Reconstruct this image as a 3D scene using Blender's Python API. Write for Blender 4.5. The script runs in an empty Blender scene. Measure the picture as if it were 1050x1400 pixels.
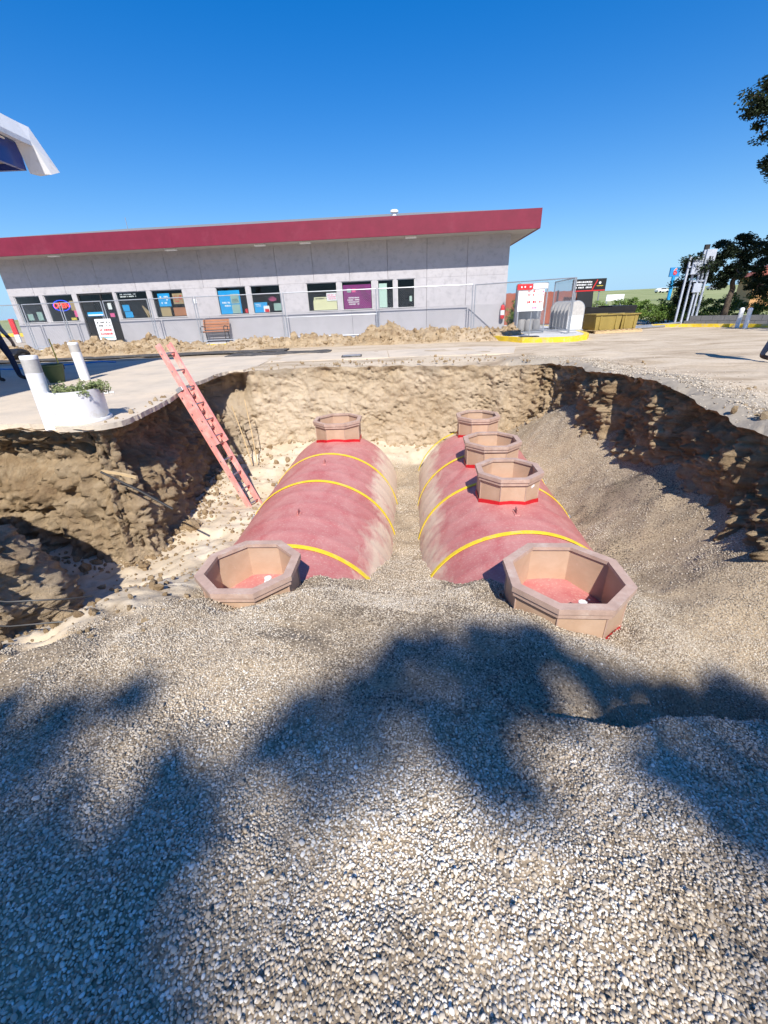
import bpy, bmesh, math, random
import numpy as np
from mathutils import Vector, Matrix, Euler
from mathutils import geometry as mgeo

random.seed(7); rng = np.random.default_rng(11)
scene = bpy.context.scene
R = math.radians

# ------------------------------------------------------------------ camera, sky, sun, exposure
CAM_Z, PITCH, ROLL, FPX = 1.2, R(26.2), R(2.4), 566.0
fw = Vector((0, math.cos(PITCH), -math.sin(PITCH)))
r0 = Vector((1, 0, 0)); u0 = Vector((0, math.sin(PITCH), math.cos(PITCH)))
rt = r0 * math.cos(ROLL) - u0 * math.sin(ROLL)
up = u0 * math.cos(ROLL) + r0 * math.sin(ROLL)
cam_data = bpy.data.cameras.new('camera'); cam = bpy.data.objects.new('camera', cam_data)
scene.collection.objects.link(cam)
mw = Matrix.Identity(4)
for i in range(3):
    mw[i][0], mw[i][1], mw[i][2] = rt[i], up[i], -fw[i]
mw[2][3] = CAM_Z
cam.matrix_world = mw
cam_data.sensor_fit = 'HORIZONTAL'; cam_data.sensor_width = 36.0
cam_data.lens = FPX / 1050.0 * 36.0
cam_data.clip_start = 0.05; cam_data.clip_end = 3000
scene.camera = cam

SUN_EL, SUN_AZ = R(45), R(3.5)            # sun behind the camera, a little to the right
world = bpy.data.worlds.new('World'); scene.world = world; world.use_nodes = True
nt = world.node_tree; nt.nodes.clear()
sky = nt.nodes.new('ShaderNodeTexSky'); sky.sky_type = 'NISHITA'; sky.sun_disc = False
sky.sun_elevation = SUN_EL; sky.sun_rotation = math.pi - SUN_AZ
sky.air_density = 1.0; sky.dust_density = 0.3; sky.ozone_density = 1.6; sky.altitude = 0
bg = nt.nodes.new('ShaderNodeBackground'); bg.inputs['Strength'].default_value = 0.146
wo = nt.nodes.new('ShaderNodeOutputWorld')
gm = nt.nodes.new('ShaderNodeGamma'); gm.inputs['Gamma'].default_value = .72
hs = nt.nodes.new('ShaderNodeHueSaturation'); hs.inputs['Saturation'].default_value = 1.85; hs.inputs['Value'].default_value = 1.0
tint = nt.nodes.new('ShaderNodeMix'); tint.data_type = 'RGBA'; tint.blend_type = 'MULTIPLY'; tint.inputs[0].default_value = 1.0; tint.inputs[7].default_value = (.70, .93, 1.26, 1)
nt.links.new(sky.outputs[0], gm.inputs['Color']); nt.links.new(gm.outputs[0], hs.inputs['Color']); nt.links.new(hs.outputs[0], tint.inputs[6]); tcw = nt.nodes.new('ShaderNodeTexCoord'); sep = nt.nodes.new('ShaderNodeSeparateXYZ'); nt.links.new(tcw.outputs['Generated'], sep.inputs[0])
inv = nt.nodes.new('ShaderNodeMath'); inv.operation = 'SUBTRACT'; inv.inputs[0].default_value = 1.0; inv.use_clamp = True; nt.links.new(sep.outputs['Z'], inv.inputs[1])
pw = nt.nodes.new('ShaderNodeMath'); pw.operation = 'POWER'; pw.inputs[1].default_value = 9.0; nt.links.new(inv.outputs[0], pw.inputs[0])
fc = nt.nodes.new('ShaderNodeMath'); fc.operation = 'MULTIPLY'; fc.inputs[1].default_value = .9; nt.links.new(pw.outputs[0], fc.inputs[0])
hz = nt.nodes.new('ShaderNodeMix'); hz.data_type = 'RGBA'; hz.inputs[7].default_value = (2.1, 3.7, 5.6, 1)     # pale blue haze towards the horizon, all round
nt.links.new(fc.outputs[0], hz.inputs[0]); nt.links.new(tint.outputs[2], hz.inputs[6]); nt.links.new(hz.outputs[2], bg.inputs['Color']); nt.links.new(bg.outputs[0], wo.inputs['Surface'])
sun_d = bpy.data.lights.new('sun', 'SUN'); sun_d.energy = 5.0; sun_d.angle = R(0.7); sun_d.color = (1.0, 0.95, 0.87)
sun = bpy.data.objects.new('sun', sun_d); scene.collection.objects.link(sun)
LDIR = Vector((-math.sin(SUN_AZ) * math.cos(SUN_EL), math.cos(SUN_AZ) * math.cos(SUN_EL), -math.sin(SUN_EL)))
sun.rotation_euler = LDIR.to_track_quat('-Z', 'Y').to_euler()
sun.location = (0, -10, 20)
scene.view_settings.view_transform = 'Standard'; scene.view_settings.look = 'None'
scene.view_settings.gamma = 1.0; scene.view_settings.exposure = 0.40
scene.view_settings.use_curve_mapping = False
scene.cycles.max_bounces = 6; scene.cycles.transparent_max_bounces = 12

COL = scene.collection

# ------------------------------------------------------------------ helpers
def tag(o, label=None, cat=None, group=None, kind=None):
    if label: o['label'] = label
    if cat: o['category'] = cat
    if group: o['group'] = group
    if kind: o['kind'] = kind
    return o
def empty(name, loc=(0, 0, 0), rz=0):
    o = bpy.data.objects.new(name, None); COL.objects.link(o)
    o.location = loc; o.rotation_euler = (0, 0, rz); o.empty_display_size = 0.2
    return o
class MB:
    def __init__(s): s.v = []; s.f = []; s.mi = []; s.cur = 0
    def add(s, vs, fs):
        b = len(s.v); s.v += [tuple(v) for v in vs]
        for f in fs: s.f.append(tuple(i + b for i in f)); s.mi.append(s.cur)
        return s
    def box(s, c, d, rot=None):
        hx, hy, hz = d[0] / 2, d[1] / 2, d[2] / 2
        vs = [Vector((x, y, z)) for x in (-hx, hx) for y in (-hy, hy) for z in (-hz, hz)]
        if rot is not None:
            m = Euler(rot).to_matrix(); vs = [m @ v for v in vs]
        c = Vector(c)
        return s.add([v + c for v in vs], [(0, 1, 3, 2), (4, 6, 7, 5), (0, 4, 5, 1), (2, 3, 7, 6), (0, 2, 6, 4), (1, 5, 7, 3)])
    def bb(s, x0, x1, y0, y1, z0, z1):
        return s.box(((x0 + x1) / 2, (y0 + y1) / 2, (z0 + z1) / 2), (x1 - x0, y1 - y0, z1 - z0))
    def tube(s, pts, r, n=8, cap=True):
        pts = [Vector(p) for p in pts]; rs = r if isinstance(r, (list, tuple)) else [r] * len(pts)
        vs = []; prev = None
        for i, p in enumerate(pts):
            d = (pts[min(i + 1, len(pts) - 1)] - pts[max(i - 1, 0)]).normalized()
            a = d.orthogonal().normalized() if prev is None else (prev - d * prev.dot(d)).normalized()
            prev = a; b = d.cross(a)
            for k in range(n):
                t = 2 * math.pi * k / n
                vs.append(p + (a * math.cos(t) + b * math.sin(t)) * rs[i])
        fs = []
        for i in range(len(pts) - 1):
            for k in range(n):
                fs.append((i * n + k, i * n + (k + 1) % n, (i + 1) * n + (k + 1) % n, (i + 1) * n + k))
        if cap:
            fs.append(tuple(range(n))[::-1]); fs.append(tuple((len(pts) - 1) * n + k for k in range(n)))
        return s.add(vs, fs)
    def lathe(s, prof, n=32, c=(0, 0, 0)):
        vs = []; c = Vector(c)
        for r, z in prof:
            for k in range(n):
                t = 2 * math.pi * (k + .5) / n; vs.append(c + Vector((r * math.cos(t), r * math.sin(t), z)))
        fs = []
        for i in range(len(prof) - 1):
            for k in range(n): fs.append((i * n + k, i * n + (k + 1) % n, (i + 1) * n + (k + 1) % n, (i + 1) * n + k))
        return s.add(vs, fs)
    def prism(s, poly, z0, z1):
        n = len(poly); vs = [(x, y, z0) for x, y in poly] + [(x, y, z1) for x, y in poly]
        fs = [tuple(range(n))[::-1], tuple(range(n, 2 * n))] + [(k, (k + 1) % n, n + (k + 1) % n, n + k) for k in range(n)]
        return s.add(vs, fs)
    def build(s, name, mat, parent=None, smooth=False, bevel=0, loc=None):
        me = bpy.data.meshes.new(name); me.from_pydata(s.v, [], s.f)
        mats = mat if isinstance(mat, (list, tuple)) else [mat]
        for m in mats: me.materials.append(m)
        if len(mats) > 1: me.polygons.foreach_set('material_index', s.mi)
        bm = bmesh.new(); bm.from_mesh(me); bmesh.ops.recalc_face_normals(bm, faces=bm.faces)
        if bevel:
            bmesh.ops.bevel(bm, geom=list(bm.edges), offset=bevel, segments=1, affect='EDGES', clamp_overlap=True)
        bm.to_mesh(me); bm.free()
        if smooth:
            me.polygons.foreach_set('use_smooth', [True] * len(me.polygons))
            me.set_sharp_from_angle(angle=R(40))
        o = bpy.data.objects.new(name, me); COL.objects.link(o)
        if parent: o.parent = parent
        if loc is not None: o.location = loc
        return o
def copy_tree(o, parent=None):
    c = o.copy(); COL.objects.link(c)
    if parent: c.parent = parent
    for ch in list(o.children): copy_tree(ch, c)
    return c
def grid_obj(name, V, mat, smooth=True, keep=None, attrs=None):
    """V: (m,n,3) array"""
    m, n, _ = V.shape
    idx = np.arange(m * n).reshape(m, n)
    F = np.stack([idx[:-1, :-1], idx[1:, :-1], idx[1:, 1:], idx[:-1, 1:]], -1).reshape(-1, 4)
    if keep is not None: F = F[keep.reshape(-1)]
    return arr_obj(name, V.reshape(-1, 3), F, mat, smooth, attrs)
def arr_obj(name, V, F, mat, smooth=False, attrs=None, parent=None):
    me = bpy.data.meshes.new(name); k = F.shape[1]
    me.vertices.add(len(V)); me.vertices.foreach_set('co', np.ascontiguousarray(V, np.float32).ravel())
    me.loops.add(F.size); me.loops.foreach_set('vertex_index', np.ascontiguousarray(F, np.int32).ravel())
    me.polygons.add(len(F)); me.polygons.foreach_set('loop_start', np.arange(0, F.size, k, dtype=np.int32))
    me.polygons.foreach_set('loop_total', np.full(len(F), k, np.int32))
    me.update(calc_edges=True); me.validate()
    if smooth: me.polygons.foreach_set('use_smooth', [True] * len(me.polygons))
    me.materials.append(mat)
    for nm, a in (attrs or {}).items():
        at = me.attributes.new(nm, 'FLOAT', 'POINT'); at.data.foreach_set('value', np.ascontiguousarray(a, np.float32).ravel())
    o = bpy.data.objects.new(name, me); COL.objects.link(o)
    if parent: o.parent = parent
    return o
# value noise
def _h(ix, iy, iz, seed):
    n = (ix.astype(np.int64) * 374761393 + iy.astype(np.int64) * 668265263 + iz.astype(np.int64) * 2147483647 + seed * 974634777) & 0xffffffff
    n = ((n ^ (n >> 13)) * 1274126177) & 0xffffffff
    return ((n ^ (n >> 16)) & 0xffff) / 32767.5 - 1.0
def vnoise(x, y, z=None, seed=0):
    x = np.asarray(x, float); y = np.asarray(y, float); z = np.zeros_like(x) if z is None else np.asarray(z, float)
    ix, iy, iz = np.floor(x), np.floor(y), np.floor(z); fx, fy, fz = x - ix, y - iy, z - iz
    s = lambda t: t * t * t * (t * (t * 6 - 15) + 10)
    u, v, w = s(fx), s(fy), s(fz); out = 0
    for a in (0, 1):
        for b in (0, 1):
            for c in (0, 1):
                out = out + _h(ix + a, iy + b, iz + c, seed) * (u if a else 1 - u) * (v if b else 1 - v) * (w if c else 1 - w)
    return out
def fbm(x, y, z=None, o=4, seed=0, g=.5):
    t = 0; a = 1; f = 1
    z = np.zeros_like(np.asarray(x, float)) if z is None else z
    for k in range(o):
        t = t + a * vnoise(x * f, y * f, z * f, seed + k * 17); a *= g; f *= 2.03
    return t
def worley(x, y, z, seed=0):
    ix, iy, iz = np.floor(x), np.floor(y), np.floor(z); f1 = np.full(x.shape, 9.); f2 = np.full(x.shape, 9.); cid = np.zeros(x.shape)
    for a in (-1, 0, 1):
        for b in (-1, 0, 1):
            for c in (-1, 0, 1):
                jx, jy, jz = ix + a, iy + b, iz + c
                qx = jx + .5 + .45 * _h(jx, jy, jz, seed); qy = jy + .5 + .45 * _h(jx, jy, jz, seed + 1); qz = jz + .5 + .45 * _h(jx, jy, jz, seed + 2)
                d = np.sqrt((x - qx) ** 2 + (y - qy) ** 2 + (z - qz) ** 2); h = _h(jx, jy, jz, seed + 3)
                n = d < f1; f2 = np.where(n, f1, np.minimum(f2, d)); cid = np.where(n, h, cid); f1 = np.where(n, d, f1)
    return f1, f2, cid
def sstep(a, b, x):
    t = np.clip((x - a) / (b - a), 0, 1); return t * t * (3 - 2 * t)

# ------------------------------------------------------------------ materials
def nodes(name):
    m = bpy.data.materials.new(name); m.use_nodes = True
    n = m.node_tree.nodes; l = m.node_tree.links
    return m, n, l, n['Principled BSDF']
def c4(c): return (c[0], c[1], c[2], 1)
def mat(name, col, rough=.7, var=.15, scale=6, bump=.0, bscale=40, metal=0, col2=None, spec=.4, dirt=None, dirt_amt=.0, dscale=2.5, emit=0, coat=0):
    m, n, l, p = nodes(name)
    p.inputs['Roughness'].default_value = rough; p.inputs['Metallic'].default_value = metal
    p.inputs['Specular IOR Level'].default_value = spec
    if coat: p.inputs['Coat Weight'].default_value = coat
    tc = n.new('ShaderNodeTexCoord')
    nz = n.new('ShaderNodeTexNoise'); nz.inputs['Scale'].default_value = scale; nz.inputs['Detail'].default_value = 6; nz.inputs['Roughness'].default_value = .65
    l.new(tc.outputs['Object'], nz.inputs['Vector'])
    cr = n.new('ShaderNodeValToRGB'); cr.color_ramp.elements[0].position = .3; cr.color_ramp.elements[1].position = .72
    a = tuple(max(0, x * (1 - var)) for x in col); b = tuple(min(1, x * (1 + var)) for x in (col2 or col))
    cr.color_ramp.elements[0].color = c4(a); cr.color_ramp.elements[1].color = c4(b)
    l.new(nz.outputs['Fac'], cr.inputs['Fac']); out = cr.outputs['Color']
    if dirt is not None:
        n2 = n.new('ShaderNodeTexNoise'); n2.inputs['Scale'].default_value = dscale; n2.inputs['Detail'].default_value = 8; n2.inputs['Roughness'].default_value = .7
        l.new(tc.outputs['Object'], n2.inputs['Vector'])
        r2 = n.new('ShaderNodeValToRGB'); r2.color_ramp.elements[0].position = .62 - dirt_amt * .45; r2.color_ramp.elements[1].position = .78 - dirt_amt * .3
        l.new(n2.outputs['Fac'], r2.inputs['Fac'])
        mx = n.new('ShaderNodeMix'); mx.data_type = 'RGBA'; mx.inputs[7].default_value = c4(dirt)
        l.new(r2.outputs['Color'], mx.inputs[0]); l.new(out, mx.inputs[6]); out = mx.outputs[2]
    l.new(out, p.inputs['Base Color'])
    if emit: 
        l.new(out, p.inputs['Emission Color']); p.inputs['Emission Strength'].default_value = emit
    if bump:
        n3 = n.new('ShaderNodeTexNoise'); n3.inputs['Scale'].default_value = bscale; n3.inputs['Detail'].default_value = 5
        l.new(tc.outputs['Object'], n3.inputs['Vector'])
        bp = n.new('ShaderNodeBump'); bp.inputs['Strength'].default_value = bump; bp.inputs['Distance'].default_value = .02
        l.new(n3.outputs['Fac'], bp.inputs['Height']); l.new(bp.outputs['Normal'], p.inputs['Normal'])
    return m
def ramp(n, stops):
    r = n.new('ShaderNodeValToRGB'); e = r.color_ramp.elements
    while len(e) < len(stops): e.new(.5)
    for k, (ps, c) in enumerate(stops): e[k].position = ps; e[k].color = c4(c) if len(c) == 3 else c
    return r
def noise(n, l, vec, scale, detail=6, rough=.6, dist=0):
    z = n.new('ShaderNodeTexNoise'); z.inputs['Scale'].default_value = scale; z.inputs['Detail'].default_value = detail
    z.inputs['Roughness'].default_value = rough; z.inputs['Distortion'].default_value = dist
    l.new(vec, z.inputs['Vector']); return z
def mixc(n, l, fac, a, b, blend='MIX'):
    m = n.new('ShaderNodeMix'); m.data_type = 'RGBA'; m.blend_type = blend
    for v, i in ((fac, 0), (a, 6), (b, 7)):
        if isinstance(v, (int, float)): m.inputs[i].default_value = v
        elif isinstance(v, tuple): m.inputs[i].default_value = c4(v)
        else: l.new(v, m.inputs[i])
    return m.outputs[2]
def mapping(n, l, vec, scale):
    mp = n.new('ShaderNodeMapping'); mp.inputs['Scale'].default_value = scale; l.new(vec, mp.inputs['Vector']); return mp.outputs[0]

def soil_wall_mat():
    m, n, l, p = nodes('excavated_soil'); p.inputs['Roughness'].default_value = .95; p.inputs['Specular IOR Level'].default_value = .15
    g = n.new('ShaderNodeNewGeometry'); pos = g.outputs['Position']
    a = noise(n, l, mapping(n, l, pos, (1.2, 1.2, 3.5)), 1.1, 9, .62, .6)
    r = ramp(n, [(.28, (.27, .18, .105)), (.42, (.40, .29, .175)), (.55, (.50, .38, .245)), (.72, (.60, .48, .33))]); l.new(a.outputs['Fac'], r.inputs['Fac'])
    b = noise(n, l, pos, 9, 8, .7); r2 = ramp(n, [(.3, (.72, .70, .66)), (.7, (1.12, 1.10, 1.06))]); l.new(b.outputs['Fac'], r2.inputs['Fac'])
    c = mixc(n, l, 1.0, r.outputs[0], r2.outputs[0], 'MULTIPLY')
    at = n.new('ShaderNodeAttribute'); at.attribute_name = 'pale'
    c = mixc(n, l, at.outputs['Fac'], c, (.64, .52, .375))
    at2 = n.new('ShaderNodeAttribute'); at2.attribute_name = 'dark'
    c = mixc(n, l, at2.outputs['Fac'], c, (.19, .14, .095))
    l.new(c, p.inputs['Base Color'])
    d = noise(n, l, pos, 22, 10, .75); bp = n.new('ShaderNodeBump'); bp.inputs['Strength'].default_value = 1.0; bp.inputs['Distance'].default_value = .06
    l.new(d.outputs['Fac'], bp.inputs['Height']); l.new(bp.outputs[0], p.inputs['Normal'])
    return m
def floor_mat():
    m, n, l, p = nodes('pit_fill'); p.inputs['Roughness'].default_value = .95; p.inputs['Specular IOR Level'].default_value = .15
    g = n.new('ShaderNodeNewGeometry'); pos = g.outputs['Position']
    a = noise(n, l, pos, 1.6, 9, .62, .5)
    r = ramp(n, [(.3, (.47, .375, .26)), (.5, (.59, .49, .36)), (.7, (.68, .60, .475))]); l.new(a.outputs['Fac'], r.inputs['Fac'])
    v = n.new('ShaderNodeTexVoronoi'); v.inputs['Scale'].default_value = 62; l.new(pos, v.inputs['Vector'])
    rv = ramp(n, [(0, (.50, .41, .295)), (.45, (.40, .32, .225)), (.85, (.22, .17, .115))]); l.new(v.outputs['Distance'], rv.inputs['Fac'])
    b = noise(n, l, pos, 2.2, 6, .6); rb = ramp(n, [(.3, (.75, .73, .70)), (.7, (1.15, 1.13, 1.1))]); l.new(b.outputs['Fac'], rb.inputs['Fac'])
    gr = mixc(n, l, 1.0, rv.outputs[0], rb.outputs[0], 'MULTIPLY')
    at = n.new('ShaderNodeAttribute'); at.attribute_name = 'gravel'
    l.new(mixc(n, l, at.outputs['Fac'], r.outputs[0], gr), p.inputs['Base Color'])
    d = noise(n, l, pos, 30, 8, .7); bp = n.new('ShaderNodeBump'); bp.inputs['Strength'].default_value = .5; bp.inputs['Distance'].default_value = .02
    l.new(d.outputs['Fac'], bp.inputs['Height']); l.new(bp.outputs[0], p.inputs['Normal'])
    return m
def lot_mat():
    m, n, l, p = nodes('sandy_lot'); p.inputs['Roughness'].default_value = .92; p.inputs['Specular IOR Level'].default_value = .2
    g = n.new('ShaderNodeNewGeometry'); pos = g.outputs['Position']
    a = noise(n, l, mapping(n, l, pos, (.5, 1.6, 1)), .9, 10, .66, .8)
    r = ramp(n, [(.30, (.27, .20, .135)), (.42, (.45, .36, .26)), (.54, (.57, .475, .36)), (.75, (.66, .565, .45))]); l.new(a.outputs['Fac'], r.inputs['Fac'])
    b = noise(n, l, pos, 16, 8, .7); r2 = ramp(n, [(.3, (.8, .79, .77)), (.7, (1.08, 1.07, 1.05))]); l.new(b.outputs['Fac'], r2.inputs['Fac'])
    c = mixc(n, l, 1.0, r.outputs[0], r2.outputs[0], 'MULTIPLY')
    at = n.new('ShaderNodeAttribute'); at.attribute_name = 'bank'
    c = mixc(n, l, at.outputs['Fac'], c, mixc(n, l, b.outputs['Fac'], (.22, .185, .145), (.46, .40, .32)))
    at2 = n.new('ShaderNodeAttribute'); at2.attribute_name = 'grass'
    gz = noise(n, l, pos, .08, 6, .6); gr = ramp(n, [(.35, (.22, .26, .10)), (.65, (.34, .35, .17))]); l.new(gz.outputs['Fac'], gr.inputs['Fac'])
    c = mixc(n, l, at2.outputs['Fac'], c, gr.outputs[0])
    l.new(c, p.inputs['Base Color'])
    d = noise(n, l, pos, 12, 9, .7); bp = n.new('ShaderNodeBump'); bp.inputs['Strength'].default_value = .45; bp.inputs['Distance'].default_value = .03
    l.new(d.outputs['Fac'], bp.inputs['Height']); l.new(bp.outputs[0], p.inputs['Normal'])
    return m
def pebble_mat():
    m, n, l, p = nodes('pea_gravel'); p.inputs['Roughness'].default_value = .75; p.inputs['Specular IOR Level'].default_value = .3
    at = n.new('ShaderNodeAttribute'); at.attribute_type = 'INSTANCER'; at.attribute_name = 'tone'
    r = ramp(n, [(0, (.12, .095, .07)), (.16, (.28, .225, .165)), (.36, (.46, .39, .30)), (.58, (.62, .545, .44)), (.70, (.52, .41, .28)), (.78, (.71, .645, .54)), (1, (.87, .83, .75))])
    l.new(at.outputs['Fac'], r.inputs['Fac']); l.new(r.outputs[0], p.inputs['Base Color'])
    return m
def tank_mat():
    m, n, l, p = nodes('dusty_red_fibreglass'); p.inputs['Roughness'].default_value = .55; p.inputs['Specular IOR Level'].default_value = .35
    tc = n.new('ShaderNodeTexCoord'); ob = tc.outputs['Object']
    a = noise(n, l, mapping(n, l, ob, (1, .8, 1)), 2.2, 8, .65, .7)
    r = ramp(n, [(.25, (.44, .10, .10)), (.42, (.49, .17, .16)), (.57, (.53, .225, .205)), (.75, (.58, .29, .255))]); l.new(a.outputs['Fac'], r.inputs['Fac'])
    b = noise(n, l, mapping(n, l, ob, (5, 1.2, 5)), 2.0, 9, .75, 1.2); rb = ramp(n, [(.64, (0, 0, 0)), (.70, (.8, .8, .8))]); l.new(b.outputs['Fac'], rb.inputs['Fac'])
    c = mixc(n, l, rb.outputs[0], r.outputs[0], (.42, .06, .065))
    at = n.new('ShaderNodeAttribute'); at.attribute_name = 'dust'
    d = noise(n, l, ob, 3.0, 9, .7, .4)
    ma = n.new('ShaderNodeMath'); ma.operation = 'ADD'; l.new(at.outputs['Fac'], ma.inputs[0]); l.new(d.outputs['Fac'], ma.inputs[1])
    rd = ramp(n, [(.72, (0, 0, 0)), (1.02 - .02, (1, 1, 1))]); l.new(ma.outputs[0], rd.inputs['Fac'])
    c = mixc(n, l, rd.outputs[0], c, (.70, .55, .42))
    e = noise(n, l, ob, 40, 6, .7); re = ramp(n, [(.54, (0, 0, 0)), (.72, (.75, .75, .75))]); l.new(e.outputs['Fac'], re.inputs['Fac'])
    c = mixc(n, l, re.outputs[0], c, (.66, .47, .38))
    h = noise(n, l, mapping(n, l, ob, (2.2, 9, 2.2)), 3.4, 8, .8, 2.0); rh = ramp(n, [(.66, (0, 0, 0)), (.70, (.85, .85, .85))]); l.new(h.outputs['Fac'], rh.inputs['Fac'])
    c = mixc(n, l, rh.outputs[0], c, (.43, .05, .055))
    l.new(c, p.inputs['Base Color'])
    bp = n.new('ShaderNodeBump'); bp.inputs['Strength'].default_value = .25; bp.inputs['Distance'].default_value = .01
    l.new(e.outputs['Fac'], bp.inputs['Height']); l.new(bp.outputs[0], p.inputs['Normal'])
    return m
def sump_mat():
    m, n, l, p = nodes('tan_fibreglass'); p.inputs['Roughness'].default_value = .45; p.inputs['Specular IOR Level'].default_value = .4
    tc = n.new('ShaderNodeTexCoord'); ob = tc.outputs['Object']
    a = noise(n, l, ob, 3.2, 9, .65, .4)
    r = ramp(n, [(.3, (.44, .29, .195)), (.5, (.49, .335, .23)), (.7, (.54, .385, .275))]); l.new(a.outputs['Fac'], r.inputs['Fac'])
    e = noise(n, l, ob, 14, 8, .75); re = ramp(n, [(.62, (0, 0, 0)), (.75, (1, 1, 1))]); l.new(e.outputs['Fac'], re.inputs['Fac'])
    l.new(mixc(n, l, re.outputs[0], r.outputs[0], (.62, .47, .38)), p.inputs['Base Color'])
    return m
def glass_mat():
    m, n, l, p = nodes('window_glass'); out = n['Material Output']; n.remove(p)
    t = n.new('ShaderNodeBsdfTransparent'); t.inputs[0].default_value = (.93, .95, .95, 1)
    g = n.new('ShaderNodeBsdfGlossy'); g.inputs['Roughness'].default_value = .02
    f = n.new('ShaderNodeFresnel'); f.inputs['IOR'].default_value = 1.3
    x = n.new('ShaderNodeMixShader'); l.new(f.outputs[0], x.inputs[0]); l.new(t.outputs[0], x.inputs[1]); l.new(g.outputs[0], x.inputs[2])
    l.new(x.outputs[0], out.inputs['Surface']); return m
def leaf_mat(name, a, b):
    m, n, l, p = nodes(name); p.inputs['Roughness'].default_value = .6; p.inputs['Specular IOR Level'].default_value = .25
    g = n.new('ShaderNodeNewGeometry'); z = noise(n, l, g.outputs['Position'], 5, 4, .6)
    wn = n.new('ShaderNodeTexWhiteNoise'); l.new(g.outputs['Random Per Island'], wn.inputs['Vector'])
    ma = n.new('ShaderNodeMath'); ma.operation = 'MULTIPLY_ADD'; l.new(g.outputs['Random Per Island'], ma.inputs[0]); ma.inputs[1].default_value = .45; l.new(z.outputs['Fac'], ma.inputs[2])
    r = ramp(n, [(.35, a), (.95, b)]); l.new(ma.outputs[0], r.inputs['Fac']); l.new(r.outputs[0], p.inputs['Base Color'])
    return m

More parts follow.
